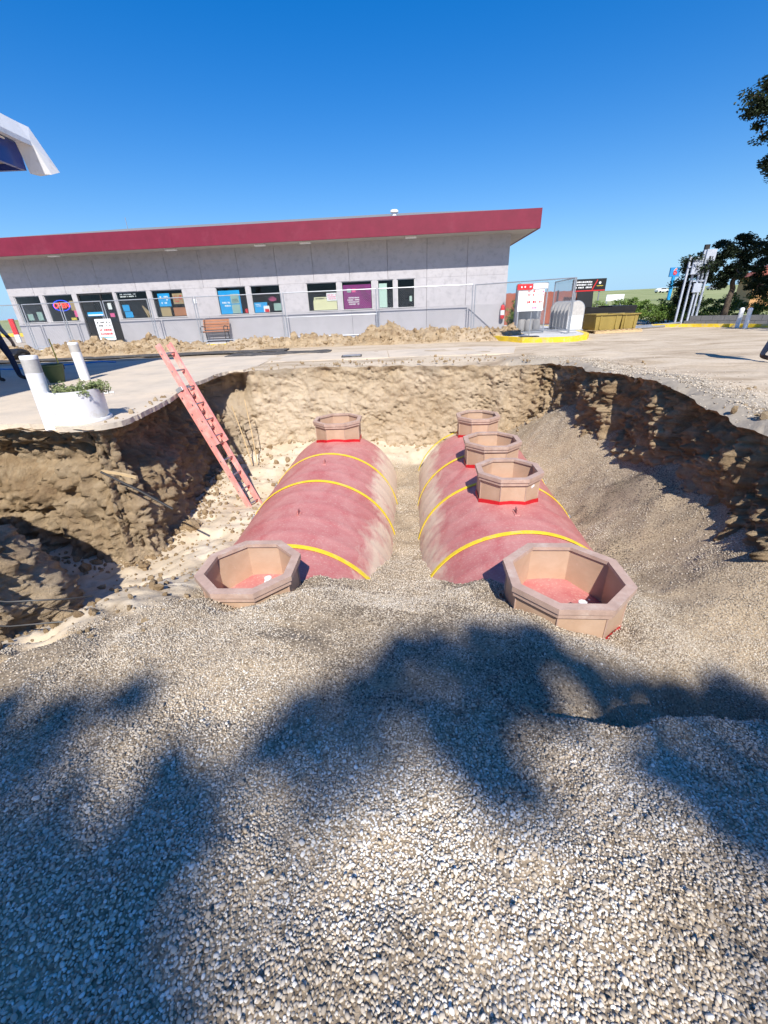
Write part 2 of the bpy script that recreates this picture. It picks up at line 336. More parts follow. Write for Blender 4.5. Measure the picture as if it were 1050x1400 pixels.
M = dict(
    soil=soil_wall_mat(), floor=floor_mat(), lot=lot_mat(), pebble=pebble_mat(), tank=tank_mat(), sump=sump_mat(), glass=glass_mat(),
    rim=mat('pink_brown_rim', (.47, .325, .255), .45, .16, 8, .1, 60, dirt=(.57, .45, .37), dirt_amt=.25, dscale=7),
    seal=mat('red_sealant', (.55, .012, .02), .35, .25, 14),
    strap=mat('yellow_strap', (.80, .60, .03), .55, .12, 10, dirt=(.62, .5, .3), dirt_amt=.2, dscale=5),
    concrete=mat('concrete', (.54, .465, .375), .9, .16, 1.3, .35, 30, dirt=(.63, .53, .41), dirt_amt=.45, dscale=1.1),
    walk=mat('pale_sidewalk', (.55, .54, .53), .9, .1, 2, .2, 40),
    kerbY=mat('yellow_kerb_paint', (.78, .55, .03), .7, .15, 5, .2, 40, dirt=(.55, .47, .35), dirt_amt=.3, dscale=4),
    asphalt=mat('dark_asphalt', (.075, .072, .072), .9, .3, 5, .4, 50, dirt=(.3, .26, .2), dirt_amt=.2, dscale=3),
    stuccoU=mat('speckled_stucco', (.46, .44, .455), .9, .07, 1.2, .25, 50, dirt=(.35, .335, .35), dirt_amt=.28, dscale=4.5),
    stuccoL=mat('grey_lower_stucco', (.40, .385, .40), .9, .08, 1.5, .25, 50),
    fascia=mat('maroon_metal_fascia', (.185, .014, .036), .5, .12, 2.5, .0, dirt=(.21, .028, .052), dirt_amt=.15, dscale=1.2),
    soffit=mat('beige_soffit', (.44, .40, .36), .8, .08, 3),
    roof=mat('grey_roof_gravel', (.22, .22, .22), .95, .35, 30, .6, 60),
    frame=mat('pale_window_frame', (.52, .51, .51), .5, .05, 4),
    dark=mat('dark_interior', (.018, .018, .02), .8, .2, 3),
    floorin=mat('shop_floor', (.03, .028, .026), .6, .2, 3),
    white=mat('white_paint', (.80, .80, .80), .5, .05, 5, dirt=(.62, .58, .52), dirt_amt=.12, dscale=6),
    pvc=mat('white_plastic', (.80, .79, .80), .35, .03, 4, dirt=(.66, .6, .52), dirt_amt=.16, dscale=5),
    greyband=mat('grey_worn_band', (.46, .44, .42), .7, .15, 12),
    galv=mat('galvanised_steel', (.42, .44, .47), .45, .12, 8, metal=.6),
    steelblue=mat('blue_grey_steel', (.46, .50, .58), .5, .15, 6, metal=.2),
    ladder=mat('faded_pink_fibreglass', (.80, .30, .26), .5, .1, 7, dirt=(.78, .48, .42), dirt_amt=.35, dscale=6),
    alu=mat('aluminium', (.55, .56, .58), .35, .1, 9, metal=.9),
    wood=mat('orange_brown_wood', (.42, .17, .075), .6, .2, 4, .15, 30),
    pallet=mat('raw_pine', (.55, .40, .22), .8, .2, 5, .2, 30),
    black=mat('black_plastic', (.016, .016, .018), .5, .2, 5),
    iron=mat('dark_iron', (.03, .028, .028), .5, .2, 8),
    gold=mat('olive_gold_fibreglass', (.30, .22, .06), .4, .15, 3),
    bark=mat('grey_brown_bark', (.10, .075, .055), .95, .3, 9, .8, 25),
    leafdark=leaf_mat('dark_cypress_foliage', (.007, .015, .007), (.028, .044, .017)),
    leafhedge=leaf_mat('hedge_leaves', (.035, .075, .014), (.16, .25, .05)),
    leafplant=leaf_mat('succulent_leaves', (.10, .15, .05), (.30, .33, .15)),
    leafpalm=leaf_mat('palm_leaves', (.08, .14, .03), (.32, .34, .08)),
    blue=mat('blue_panel', (.006, .03, .23), .3, .06, 2, coat=.3),
    cblue=mat('cyan_poster', (.01, .33, .70), .5, .05, 3),
    purple=mat('purple_poster', (.23, .02, .16), .5, .06, 3),
    mint=mat('pale_green_panel', (.52, .66, .58), .5, .05, 3),
    cream=mat('cream_board', (.70, .66, .42), .5, .05, 3),
    pink=mat('pink_print', (.78, .12, .30), .5, .05, 3),
    redp=mat('red_print', (.62, .025, .03), .5, .08, 3),
    neonred=mat('lit_red_letters', (.9, .05, .03), .5, 0, 3, emit=1.5),
    neonblue=mat('lit_blue_tube', (.03, .08, .9), .5, 0, 3, emit=1.0),
    orange=mat('orange_stucco', (.62, .34, .15), .9, .08, 2),
    tanbox=mat('tan_card', (.40, .29, .15), .8, .15, 5),
    rust=mat('terracotta_slats', (.33, .095, .055), .85, .2, 4),
    denim=mat('navy_denim', (.018, .024, .055), .85, .25, 14, .2, 80),
    skin=mat('skin', (.42, .23, .15), .55, .08, 8),
    shirtg=mat('grey_shirt', (.20, .22, .25), .85, .1, 10), hiviz=mat('orange_work_shirt', (.75, .17, .03), .8, .1, 10),
    boots=mat('brown_boots', (.09, .05, .035), .7, .2, 10), hair=mat('dark_hair', (.015, .011, .009), .7, .2, 20),
    green=mat('dark_green_plastic', (.05, .075, .025), .5, .15, 6),
    bluehose=mat('blue_hose', (.03, .22, .62), .4, .1, 6),
    yellow=mat('yellow_handle', (.62, .48, .06), .5, .1, 6),
    hilight=mat('dry_green_field', (.20, .24, .07), .95, .15, .06),
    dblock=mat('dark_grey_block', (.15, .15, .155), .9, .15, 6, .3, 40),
    sgreen=mat('teal_card', (.30, .42, .38), .6, .1, 4),
)

# ================================================================== THE PIT
# rim polyline (x, y, top z, how dark, how pale, overhang) going clockwise seen from above
RIM = [(-3.62, 10.10, -.04), (-2.6, 10.30, 0), (-1.7, 10.38, 0), (-.5, 10.36, -.03), (.75, 10.32, -.05), (2.0, 10.2, -.08), (3.2, 9.95, -.08), (3.95, 9.55, -.05),
       (3.98, 8.9, .0), (3.88, 8.1, .02), (3.98, 7.2, .06), (4.05, 6.45, .10), (4.02, 5.4, .02), (3.92, 4.65, -.08), (3.88, 4.0, -.10), (3.95, 3.2, -.1), (4.15, 2.2, -.05),
       (4.4, 1.0, 0), (4.7, -.8, 0), (4.7, -3.4, 0), (1.0, -3.7, 0), (-2.5, -3.7, 0), (-5.0, -3.2, 0), (-5.1, -1.0, 0), (-4.7, .6, -.05), (-4.2, 1.4, -.15), (-3.85, 2.0, -.30), (-3.68, 2.6, -.40),
       (-3.62, 3.05, -.40), (-3.72, 3.4, -.34), (-4.2, 3.75, -.2), (-5.1, 4.1, -.05), (-6.3, 4.35, 0), (-6.9, 4.9, 0), (-6.2, 5.30, -.02), (-5.1, 5.42, -.02), (-4.35, 5.26, -.04), (-3.75, 5.14, -.05), (-3.42, 5.34, -.03),
       (-3.42, 6.2, -.02), (-3.56, 7.2, -.02), (-3.74, 8.1, -.02), (-3.72, 9.1, -.03)]
def resample(P, step):
    P = np.array(P + [P[0]], float); d = np.r_[0, np.cumsum(np.linalg.norm(np.diff(P[:, :2], axis=0), axis=1))]
    n = int(d[-1] / step); t = np.linspace(0, d[-1], n, endpoint=False)
    return np.stack([np.interp(t, d, P[:, k]) for k in range(P.shape[1])], 1), t
RP, RT = resample(RIM, .03)
for _ in range(8):
    RP = (np.roll(RP, 1, 0) + 2 * RP + np.roll(RP, -1, 0)) / 4
NR = len(RP)
tg = np.roll(RP, -3, 0) - np.roll(RP, 3, 0); tg = tg[:, :2] / np.linalg.norm(tg[:, :2], axis=1, keepdims=True)
NIN = np.stack([tg[:, 1], -tg[:, 0]], 1)
RP[:, :2] += NIN * (.05 * fbm(RP[:, 0] * 2.3, RP[:, 1] * 2.3, o=4, seed=5))[:, None]
RP[:, 2] += .025 * fbm(RP[:, 0] * 5, RP[:, 1] * 5, o=3, seed=9)

# pit floor: a smooth surface through surveyed heights
CP = np.array([
    (.30, 5.0, -2.05), (.35, 6.2, -2.18), (.38, 7.5, -2.22), (.42, 9.0, -2.10), (.75, 10.2, -1.80), (-1.0, 10.2, -1.72), (-2.4, 10.2, -1.68), (1.6, 10.2, -1.76), (3.2, 9.6, -1.45),
    (-.25, 4.15, -1.68), (.25, 4.3, -1.82), (.60, 4.2, -1.80), (-.80, 3.6, -1.24), (-.35, 3.55, -1.42), (.80, 3.75, -1.55), (.45, 3.5, -1.45), (.97, 3.5, -1.36), (.95, 3.0, -1.12), (.3, 2.9, -1.12),
    (1.14, 2.36, -.92), (.85, 2.36, -.86), (1.45, 2.34, -1.00), (1.72, 2.30, -1.10), (2.05, 2.45, -1.16), (2.15, 2.9, -1.22), (2.15, 3.4, -1.36),
    (-1.43, 2.76, -.84), (-1.34, 2.72, -.94), (-1.12, 2.72, -.90), (-.72, 2.80, -.86), (-.3, 2.75, -1.02), (-1.75, 3.0, -.98), (-1.75, 3.5, -1.15),
    (0, 2.3, -.90), (0, 1.85, -.78), (0, 1.33, -.66), (0, .9, -.58), (0, .4, -.50), (0, -1.0, -.42), (0, -3.4, -.30),
    (-1.0, .45, -.48), (-2.5, .4, -.44), (1.0, .42, -.50), (2.4, .4, -.52), (-1.1, 1.35, -.60), (-2.0, 1.45, -.66), (-1.1, 2.1, -.74), (-2.4, 2.0, -.74), (-2.0, 2.5, -.84), (-3.0, 1.6, -.66), (-3.0, .0, -.4), (3.4, -.2, -.5), (-4.5, -3, -.2), (4.3, -3, -.3),
    (.62, 1.85, -.76), (1.0, 1.9, -.80), (1.34, 1.88, -.84), (.75, 1.45, -.70), (1.62, 2.0, -1.04), (2.05, 2.0, -1.28), (2.6, 2.1, -1.42), (3.3, 2.1, -1.45), (2.15, 1.72, -1.26), (2.9, 1.75, -1.34),
    (1.95, 1.36, -.755), (1.45, 1.36, -.745), (2.6, 1.36, -.78), (3.4, 1.3, -.8), (1.2, 1.05, -.64), (2.0, 1.05, -.64), (3.0, .9, -.64),
    (2.55, 2.9, -1.40), (3.1, 3.2, -1.38), (3.7, 3.5, -1.08), (3.7, 4.0, -1.14), (3.7, 4.6, -1.14), (3.75, 5.35, -1.12), (3.75, 6.0, -1.30), (3.7, 7.1, -1.30), (3.7, 8.0, -.95), (3.5, 8.9, -1.15),
    (3.05, 4.4, -1.62), (3.1, 6.0, -1.78), (3.15, 7.5, -1.62), (3.2, 8.6, -1.40), (2.8, 3.9, -1.60),
    (-2.3, 3.6, -1.30), (-2.6, 3.1, -1.12), (-2.95, 3.0, -1.25), (-2.9, 4.0, -1.80), (-3.4, 4.3, -1.92), (-4.6, 4.7, -1.85), (-4.2, 2.7, -1.4), (-3.8, 3.2, -1.5), (-5.0, 3.4, -1.6), (-4.6, 1.2, -.75), (-5.6, 4.7, -1.65), (-6.6, 4.8, -1.6), (-5.5, 2.5, -1.2), (-2.5, 4.6, -1.76), (-2.9, 5.2, -1.93), (-2.45, 6.0, -1.94), (-3.2, 6.6, -1.90), (-2.35, 7.3, -2.08), (-3.3, 8.4, -1.92), (-2.2, 9.0, -1.92), (-3.4, 9.6, -1.90), (-2.6, 2.3, -.86), (-2.95, 2.3, -.90),
], float)
def tps_fit(P, lam=.002):
    n = len(P); d2 = ((P[:, None, :2] - P[None, :, :2]) ** 2).sum(-1)
    K = .5 * d2 * np.log(d2 + 1e-12) + lam * np.eye(n)
    A = np.c_[np.ones(n), P[:, :2]]
    S = np.block([[K, A], [A.T, np.zeros((3, 3))]])
    return np.linalg.solve(S, np.r_[P[:, 2], 0, 0, 0])
TW = tps_fit(CP)
def floor_base(x, y):
    x = np.asarray(x, float); y = np.asarray(y, float); sh = x.shape; x = x.ravel(); y = y.ravel()
    out = np.empty_like(x)
    for a in range(0, len(x), 20000):
        xs, ys = x[a:a + 20000], y[a:a + 20000]
        d2 = (xs[:, None] - CP[None, :, 0]) ** 2 + (ys[:, None] - CP[None, :, 1]) ** 2
        out[a:a + 20000] = (.5 * d2 * np.log(d2 + 1e-12)) @ TW[:len(CP)] + TW[-3] + TW[-2] * xs + TW[-1] * ys
    return out.reshape(sh)
def gravel_mask(x, y):
    w = .25 * fbm(x * 1.5, y * 1.5, o=3, seed=31)
    soil = sstep(-1.75, -2.05, x + w) * sstep(2.55, 2.95, y + w)
    soil = np.maximum(soil, sstep(8.9, 9.5, y + w) * sstep(2.9, 2.4, x + w))
    soil = np.maximum(soil, sstep(-2.35, -2.6, x + w) * sstep(2.15, 2.4, y + w))
    return 1 - soil
SUMPS = [(1.51, 2.87, .44), (-1.25, 3.2, .39)]
def sump_q(x, y, k):
    dx, dy = np.abs(x - SUMPS[k][0]), np.abs(y - SUMPS[k][1]); return np.maximum(np.maximum(dx, dy), (dx + dy) * .7071) - SUMPS[k][2]
def floor_z(x, y, drop=True):
    z = floor_base(x, y); g = gravel_mask(x, y)
    z = z + g * (.05 * fbm(x * 1.5, y * 1.5, o=3, seed=3) + .010 * fbm(x * 9, y * 9, o=2, seed=4))
    z = z + (1 - g) * (.05 * fbm(x * 2.5, y * 2.5, o=5, seed=41, g=.55) + .02 * np.abs(fbm(x * 12, y * 12, o=2, seed=44)))
    # crescent scoop and its crumbled lip
    ax, ay = x - 1.02, (y - 1.60)
    rr = np.sqrt((ax / .42) ** 2 + (ay / .22) ** 2)
    z = z - .10 * np.exp(-((rr - .75) / .28) ** 2) * sstep(.12, -.12, ay) * sstep(-.55, -.2, ax)
    # cut bank: the near gravel breaks off steeply into a trench at right
    yl = np.interp(x, [.6, .8, 1.0, 1.3, 1.6, 2.0, 2.6, 3.6], [1.62, 1.46, 1.38, 1.40, 1.46, 1.44, 1.40, 1.44]) + .03 * fbm(x * 5, y * 2, o=3, seed=17)
    am = np.interp(x, [.7, 1.0, 1.3, 1.6, 2.0, 3.6], [0, .10, .20, .32, .40, .42])
    z = z - am * sstep(-.02, .15, y - yl) * (1 - sstep(.22, .75, y - yl)) + .035 * np.exp(-((y - yl + .05) / .08) ** 2) * (am > .02)
    # small hollow in the soil at the left edge of the gravel
    z = z - .22 * np.exp(-(((x + 2.52) / .16) ** 2 + ((y - 2.32) / .09) ** 2)) - .2 * np.exp(-(((x + 2.78) / .2) ** 2 + ((y - 2.55) / .07) ** 2)) - .16 * np.exp(-(((x + 2.72) / .12) ** 2 + ((y - 2.10) / .08) ** 2))
    for k in range(len(SUMPS)):
        q = sump_q(x, y, k); z = z - (.09, .11)[k] * np.exp(-(np.maximum(q, 0) / .22) ** 2)
        if drop: z = np.where(q < .02, -1.75, z)
    return z
def inside_rim(x, y, grow=0.0):
    x = np.asarray(x); y = np.asarray(y); P = RP[::4, :2] - NIN[::4] * grow
    c = np.zeros(x.shape, bool); j = len(P) - 1
    for i in range(len(P)):
        xi, yi = P[i]; xj, yj = P[j]
        cond = ((yi > y) != (yj > y)) & (x < (xj - xi) * (y - yi) / (yj - yi + 1e-12) + xi)
        c ^= cond; j = i
    return c
gx = np.arange(-7.4, 5.2, .04)
gy = np.r_[np.arange(-3.9, .2, .12), np.arange(.2, 3.4, .026), np.arange(3.4, 10.9, .05)]
GX, GY = np.meshgrid(gx, gy, indexing='ij')
GZ = floor_z(GX, GY)
cxm, cym = (GX[:-1, :-1] + GX[1:, 1:]) / 2, (GY[:-1, :-1] + GY[1:, 1:]) / 2
keep = inside_rim(cxm, cym, .45)
pit_floor = grid_obj('pit_floor', np.stack([GX, GY, GZ], -1), M['floor'], True, keep, {'gravel': gravel_mask(GX, GY)})
tag(pit_floor, 'pale soil and gravel floor of the excavated pit', kind='structure')

# pit walls: a displaced sheet hanging from the rim
NT = 84
tt = np.linspace(0, 1, NT) ** 1.0
fb = floor_base(RP[:, 0] + NIN[:, 0] * .2, RP[:, 1] + NIN[:, 1] * .2) - .25
ztop = RP[:, 2]; zb = np.minimum(fb, ztop - .15)
Zw = ztop[:, None] + (zb - ztop)[:, None] * tt[None]
S = RT[:, None] + 0 * tt[None]; X0 = RP[:, 0][:, None]; Y0 = RP[:, 1][:, None]
depth = ztop[:, None] - Zw
px_, py_, pz_ = X0 + 0 * Zw, Y0 + 0 * Zw, Zw
is_back = sstep(9.6, 10.0, RP[:, 1])[:, None]; is_left = (sstep(-3.0, -3.3, RP[:, 0]) * sstep(4.9, 5.1, RP[:, 1]))[:, None]
is_right = (sstep(3.4, 3.8, RP[:, 0]))[:, None]; is_near = (sstep(-3.0, -3.1, RP[:, 0]) * sstep(4.6, 4.2, RP[:, 1]))[:, None]
is_front = is_left * (sstep(5.75, 5.5, RP[:, 1]))[:, None]
big = fbm(px_ * .9 + 7, py_ * .9, pz_ * 1.1, o=3, seed=51)
mid = fbm(px_ * 3.1, py_ * 3.1, pz_ * 2.2, o=4, seed=61)
rid = 1 - np.abs(fbm(px_ * 2.6, py_ * 2.6, pz_ * 1.5 + 3, o=4, seed=71)) * 1.6
vert = fbm(px_ * 4.2, py_ * 4.2, pz_ * .8, o=3, seed=81)
lay = fbm(px_ * .8, py_ * .8, pz_ * 6.0, o=3, seed=91)
fine = fbm(px_ * 11, py_ * 11, pz_ * 11, o=3, seed=95)
ch = np.abs(fbm(px_ * 5.5, py_ * 5.5, pz_ * 5.5, o=2, seed=99))
fade = sstep(.0, .09, depth)
wa = fbm(px_ * 2.2, py_ * 2.2, pz_ * 2.2, o=4, seed=97, g=.6); wb_ = fbm(px_ * 2.2 + 9, py_ * 2.2, pz_ * 2.2, o=4, seed=98, g=.6); wc = fbm(px_ * 2.2, py_ * 2.2 + 9, pz_ * 2.2, o=4, seed=96, g=.6)
wx, wy, wz = px_ + .17 * wa, py_ + .17 * wb_, pz_ + .15 * wc
f1, f2, cid = worley(wx * 2.3, wy * 2.3, wz * 3.0, 201); g1, g2, cid2 = worley(wx * 6.5, wy * 6.5, wz * 8.5, 211); h1, h2, cid3 = worley(wx * 17, wy * 17, wz * 20, 221)
crag = .10 * cid + .045 * cid2 + .016 * cid3 - .05 * np.exp(-((f2 - f1) / .07) ** 2) - .02 * np.exp(-((g2 - g1) / .09) ** 2)
gouge = -np.abs(fbm(px_ * 4.5, py_ * 4.5, pz_ * .7, o=4, seed=83, g=.6)); strata = np.abs(fbm(px_ * .9, py_ * .9, pz_ * 3.6 + px_ * .9, o=4, seed=93, g=.6)); shard = np.abs(fbm(wx * 5, wy * 5, wz * 5, o=5, seed=94, g=.62))
rough = np.clip(.02 * is_back + .55 * is_right + .08 * is_left + .22 * is_near + .10, .10, .9) * (1 + .5 * big)
lump = np.clip(.55 - .15 * is_back + .45 * is_right - .2 * is_left + .1 * is_near, .3, 1)
disp = fade * (lump * (.12 * big + .05 * mid + .06 * (rid - .55)) + .022 * fine + rough * crag + (.085 - .05 * is_back) * (.5 - shard) + .016 * fbm(px_ * 26, py_ * 26, pz_ * 26, o=3, seed=88))
disp += fade * (is_back * (.03 * (.45 - strata) + .03 * mid) + is_right * (.14 * gouge + .07 * mid) + is_left * (.20 * gouge + .05 * strata) + is_near * (.14 * gouge + .05 * mid))
batter = is_back * (.16 * depth ** 1.25) + is_right * (.17 * depth - .05) + is_left * (-(.46 - .22 * is_front) * np.exp(-((depth - .42) / .36) ** 2) + .05 * depth) + is_near * .36 * depth
disp += batter
cv = np.abs(fbm(wx * 3.4, wy * 3.4, wz * 1.1, o=4, seed=141, g=.55)); chz = np.abs(fbm(wx * 1.3, wy * 1.3, wz * 4.2, o=4, seed=143, g=.55)); holes = fbm(px_ * 3.2, py_ * 3.2, pz_ * 3.2, o=3, seed=147)
cm = sstep(-.1, .45, fbm(px_ * 1.1, py_ * 1.1, pz_ * 1.1, o=2, seed=145))
disp -= fade * (.13 * np.maximum(0, 1 - cv / .10) * (is_left + is_near + .8 * is_right).clip(0, 1) * (.3 + .7 * cm) + .08 * np.maximum(0, 1 - chz / .09) * (is_back * cm + .6 * is_left + .5 * is_near).clip(0, 1))
disp -= fade * .22 * sstep(.55, .85, holes) * (is_near + .7 * is_left + .5 * is_right).clip(0, 1)
disp -= is_front * .12 * np.exp(-((depth - .55) / .35) ** 2) * sstep(.1, .4, fbm(px_ * 1.2, py_ * 1.2, pz_ * 2.2, o=2, seed=101))
Xw = X0 + NIN[:, 0][:, None] * disp; Yw = Y0 + NIN[:, 1][:, None] * disp
V = np.stack([Xw, Yw, Zw + fade * .03 * mid], -1)
Vc = np.concatenate([V, V[:1]], 0)
ex = lambda a: np.concatenate([a, a[:1]], 0)
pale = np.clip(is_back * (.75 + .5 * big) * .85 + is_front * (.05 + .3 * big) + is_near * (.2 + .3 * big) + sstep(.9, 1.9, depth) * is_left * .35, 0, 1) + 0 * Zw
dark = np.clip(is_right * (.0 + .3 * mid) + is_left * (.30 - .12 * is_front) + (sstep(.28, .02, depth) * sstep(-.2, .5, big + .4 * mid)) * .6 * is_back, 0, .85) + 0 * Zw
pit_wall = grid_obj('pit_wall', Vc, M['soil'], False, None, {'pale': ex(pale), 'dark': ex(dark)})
tag(pit_wall, 'rough cut soil walls of the excavation', kind='structure')

# the lot around the pit
pts = [Vector((p[0], p[1])) for p in RP]
ne = len(pts); edges = [(i, (i + 1) % ne) for i in range(ne)]
def gridpts(x0, x1, y0, y1, st, hole=None):
    xs = np.arange(x0, x1, st); ys = np.arange(y0, y1, st); A, B = np.meshgrid(xs, ys, indexing='ij')
    A = A + rng.uniform(-.3, .3, A.shape) * st; B = B + rng.uniform(-.3, .3, B.shape) * st
    A, B = A.ravel(), B.ravel()
    k = ~inside_rim(A, B, .05)
    if hole: k &= ~((A > hole[0]) & (A < hole[1]) & (B > hole[2]) & (B < hole[3]))
    return [Vector((a, b)) for a, b in zip(A[k], B[k])]
pts += gridpts(-9, 9, -4.5, 17, .16) + gridpts(-30, 30, -30, 50, 1.2, (-9, 9, -4.5, 17)) + gridpts(-500, 500, -300, 900, 25, (-30, 30, -30, 50))
vs, es, fs, _, _, _ = mgeo.delaunay_2d_cdt(pts, edges, [], 0, 1e-5)
LV = np.array([(v[0], v[1]) for v in vs]); LF = np.array([f for f in fs if len(f) == 3])
cc = LV[LF].mean(1); LF = LF[~inside_rim(cc[:, 0], cc[:, 1], 0.0)]
from mathutils import kdtree
kd = kdtree.KDTree(NR)
for i, p in enumerate(RP): kd.insert((p[0], p[1], 0), i)
kd.balance()
LZ = np.zeros(len(LV)); LB = np.zeros(len(LV))
for i, (x, y) in enumerate(LV):
    if -9.5 < x < 9.5 and -5 < y < 17.5:
        _, j, d = kd.find((x, y, 0)); zr = RP[j, 2]
        w = math.exp(-d * 2.2); LZ[i] = zr * w if d > 1e-3 else zr
        if x > 3 and y > 1: LB[i] = max(0, 1 - d / 1.1)
        if x > 3 and d > 1e-3: LZ[i] += .045 * math.exp(-((d - .5) / .4) ** 2) * (1 if y > 2 else 0)
nzz = fbm(LV[:, 0] * 1.3, LV[:, 1] * 1.3, o=4, seed=111)
nearlot = np.exp(-np.maximum(0, np.abs(LV[:, 1] - 8) - 6) * .6) * (np.abs(LV[:, 0]) < 9)
slabzone = (LV[:, 0] < -3.2) & (LV[:, 1] > 5.0)
isrim = np.array([kd.find((x, y, 0))[2] < 1e-3 if (abs(x) < 9 and -5 < y < 12) else False for x, y in LV])
LZ += np.where(isrim, 0, .022 * nzz * nearlot) ; LZ[slabzone & ~isrim] -= .05
LZ += np.where(LB > 0, .05 * LB * (1 + fbm(LV[:, 0] * 3, LV[:, 1] * 3, o=3, seed=5)) * (~isrim), 0)
nl = (LV[:, 0] < -3) & (LV[:, 0] > -6.5) & (LV[:, 1] > .5) & (LV[:, 1] < 4.6); LZ += np.where(nl & ~isrim, .12 * fbm(LV[:, 0] * 2.4, LV[:, 1] * 2.4, o=4, seed=15) - .05, 0); LB = np.where(nl, .9, LB)
fd = LV[:, 1] * .8 + LV[:, 0] * .5
LZ += sstep(60, 200, fd) * 2.6 + sstep(200, 500, fd) * 5.0 * (1 + .12 * np.sin(LV[:, 0] * .008))
lot = arr_obj('ground', np.c_[LV, LZ], LF, M['lot'], True, {'bank': np.clip(LB * 1.3 + .5 * (LB > 0) * fbm(LV[:, 0] * 2, LV[:, 1] * 2, o=3, seed=7), 0, 1), 'grass': sstep(26, 32, fd + 0 * nzz) * (LV[:, 1] > 0)})
tag(lot, 'sandy lot around the pit reaching to green fields', kind='structure')

# gravel: one object of instanced pebbles
def pebble_mesh(name, k):
    bm = bmesh.new(); bmesh.ops.create_icosphere(bm, subdivisions=2 if k < 2 else 1, radius=1)
    sc = (1, random.uniform(.62, .85), random.uniform(.42, .62))
    for v in bm.verts:
        n = vnoise(np.array([v.co.x * 1.3 + k * 5]), np.array([v.co.y * 1.3]), np.array([v.co.z * 1.3]), seed=k)[0]
        v.co = Vector((v.co.x * sc[0], v.co.y * sc[1], v.co.z * sc[2])) * (1 + .22 * n)
    me = bpy.data.meshes.new(name); bm.to_mesh(me); bm.free(); me.materials.append(M['pebble'])
    me.polygons.foreach_set('use_smooth', [True] * len(me.polygons))
    return me
pcol = bpy.data.collections.new('pebble_shapes')
for k in range(6): pcol.objects.link(bpy.data.objects.new('pebble_shape', pebble_mesh('pebble_shape', k)))
def scatter(name, P, rot, scl, tone, coll, parent=None):
    me = bpy.data.meshes.new(name); me.vertices.add(len(P)); me.vertices.foreach_set('co', P.astype(np.float32).ravel())
    for nm, a in (('rot', rot), ('scl', scl)):
        at = me.attributes.new(nm, 'FLOAT_VECTOR', 'POINT'); at.data.foreach_set('vector', a.astype(np.float32).ravel())
    at = me.attributes.new('tone', 'FLOAT', 'POINT'); at.data.foreach_set('value', tone.astype(np.float32))
    o = bpy.data.objects.new(name, me); COL.objects.link(o)
    ng = bpy.data.node_groups.new(name + '_nodes', 'GeometryNodeTree')
    ng.interface.new_socket('Geometry', in_out='INPUT', socket_type='NodeSocketGeometry'); ng.interface.new_socket('Geometry', in_out='OUTPUT', socket_type='NodeSocketGeometry')
    N = ng.nodes; L = ng.links
    gi = N.new('NodeGroupInput'); go = N.new('NodeGroupOutput'); ip = N.new('GeometryNodeInstanceOnPoints'); ci = N.new('GeometryNodeCollectionInfo')
    ci.inputs['Collection'].default_value = coll; ci.inputs['Separate Children'].default_value = True; ci.inputs['Reset Children'].default_value = True
    def na(nm, ty):
        a = N.new('GeometryNodeInputNamedAttribute'); a.data_type = ty; a.inputs['Name'].default_value = nm
        return next(s for s in a.outputs if s.enabled and s.name == 'Attribute')
    L.new(gi.outputs[0], ip.inputs['Points']); L.new(ci.outputs[0], ip.inputs['Instance']); ip.inputs['Pick Instance'].default_value = True
    L.new(na('rot', 'FLOAT_VECTOR'), ip.inputs['Rotation']); L.new(na('scl', 'FLOAT_VECTOR'), ip.inputs['Scale'])
    L.new(ip.outputs[0], go.inputs[0])
    md = o.modifiers.new('scatter', 'NODES'); md.node_group = ng
    return o
def pebbles_on(x0, x1, y0, y1, st, rmin, rmax, dens=1.0, lift=.25, seed=0):
    g = np.random.default_rng(seed)
    A, B = np.meshgrid(np.arange(x0, x1, st), np.arange(y0, y1, st), indexing='ij')
    A = (A + g.uniform(-.5, .5, A.shape) * st).ravel(); B = (B + g.uniform(-.5, .5, B.shape) * st).ravel()
    m = gravel_mask(A, B); sand = sstep(.15, .55, fbm(A * 1.7, B * 1.7, o=4, seed=19)) * sstep(1.2, 1.8, B) * .75; k = (g.random(A.shape) < m * dens * (1 - sand) * np.where(g.random(A.shape) < .04, .0, 1))
    # only where a viewer standing near the camera could look
    az = np.abs(A) < 1.15 * B + .95
    k &= az & inside_rim(A, B, -.02)
    A, B = A[k], B[k]; r = g.uniform(rmin, rmax, len(A)) * np.where(g.random(len(A)) < .08, 1.35, 1)
    q = floor_z(A, B, False); k = (sump_q(A, B, 0) > .008) & (sump_q(A, B, 1) > .008); A, B, r, q = A[k], B[k], r[k], q[k]
    Z = q + r * lift * g.uniform(.2, 1.4, len(A))
    rot = np.c_[g.normal(0, .35, len(A)), g.normal(0, .35, len(A)), g.uniform(0, 6.28, len(A))]
    zone = sstep(1.7, 2.5, A) * sstep(2.2, 2.9, B) + .35 * sstep(2.8, 4.0, B)
    zone = zone + .22 * sstep(.9, 1.7, B); tone = np.clip(g.beta(2.3, 1.9, len(A)) * (1 - .36 * np.minimum(zone, 1.25)) + .17 * fbm(A * 1.2, B * 1.2, o=4, seed=8) - .22 * sstep(.25, .6, fbm(A * .9 + 5, B * .9, o=4, seed=28)) + .13 * sstep(1.5, .7, B), 0, 1)
    return np.c_[A, B, Z], rot, np.repeat(r[:, None], 3, 1), tone
sets = [pebbles_on(-3.2, 3.2, .12, 1.25, .0098, .0040, .0088, 1, .3, 1), pebbles_on(-3.4, 4.0, 1.25, 2.5, .0108, .0042, .0082, 1, .3, 2), pebbles_on(-3.4, 4.0, 2.5, 3.4, .0135, .005, .009, 1, .3, 6),
        pebbles_on(-2.6, 4.2, 3.4, 9.6, .0185, .006, .011, .95, .3, 3), pebbles_on(-3.0, 3.0, .12, 1.6, .05, .007, .0115, .8, .9, 4)]
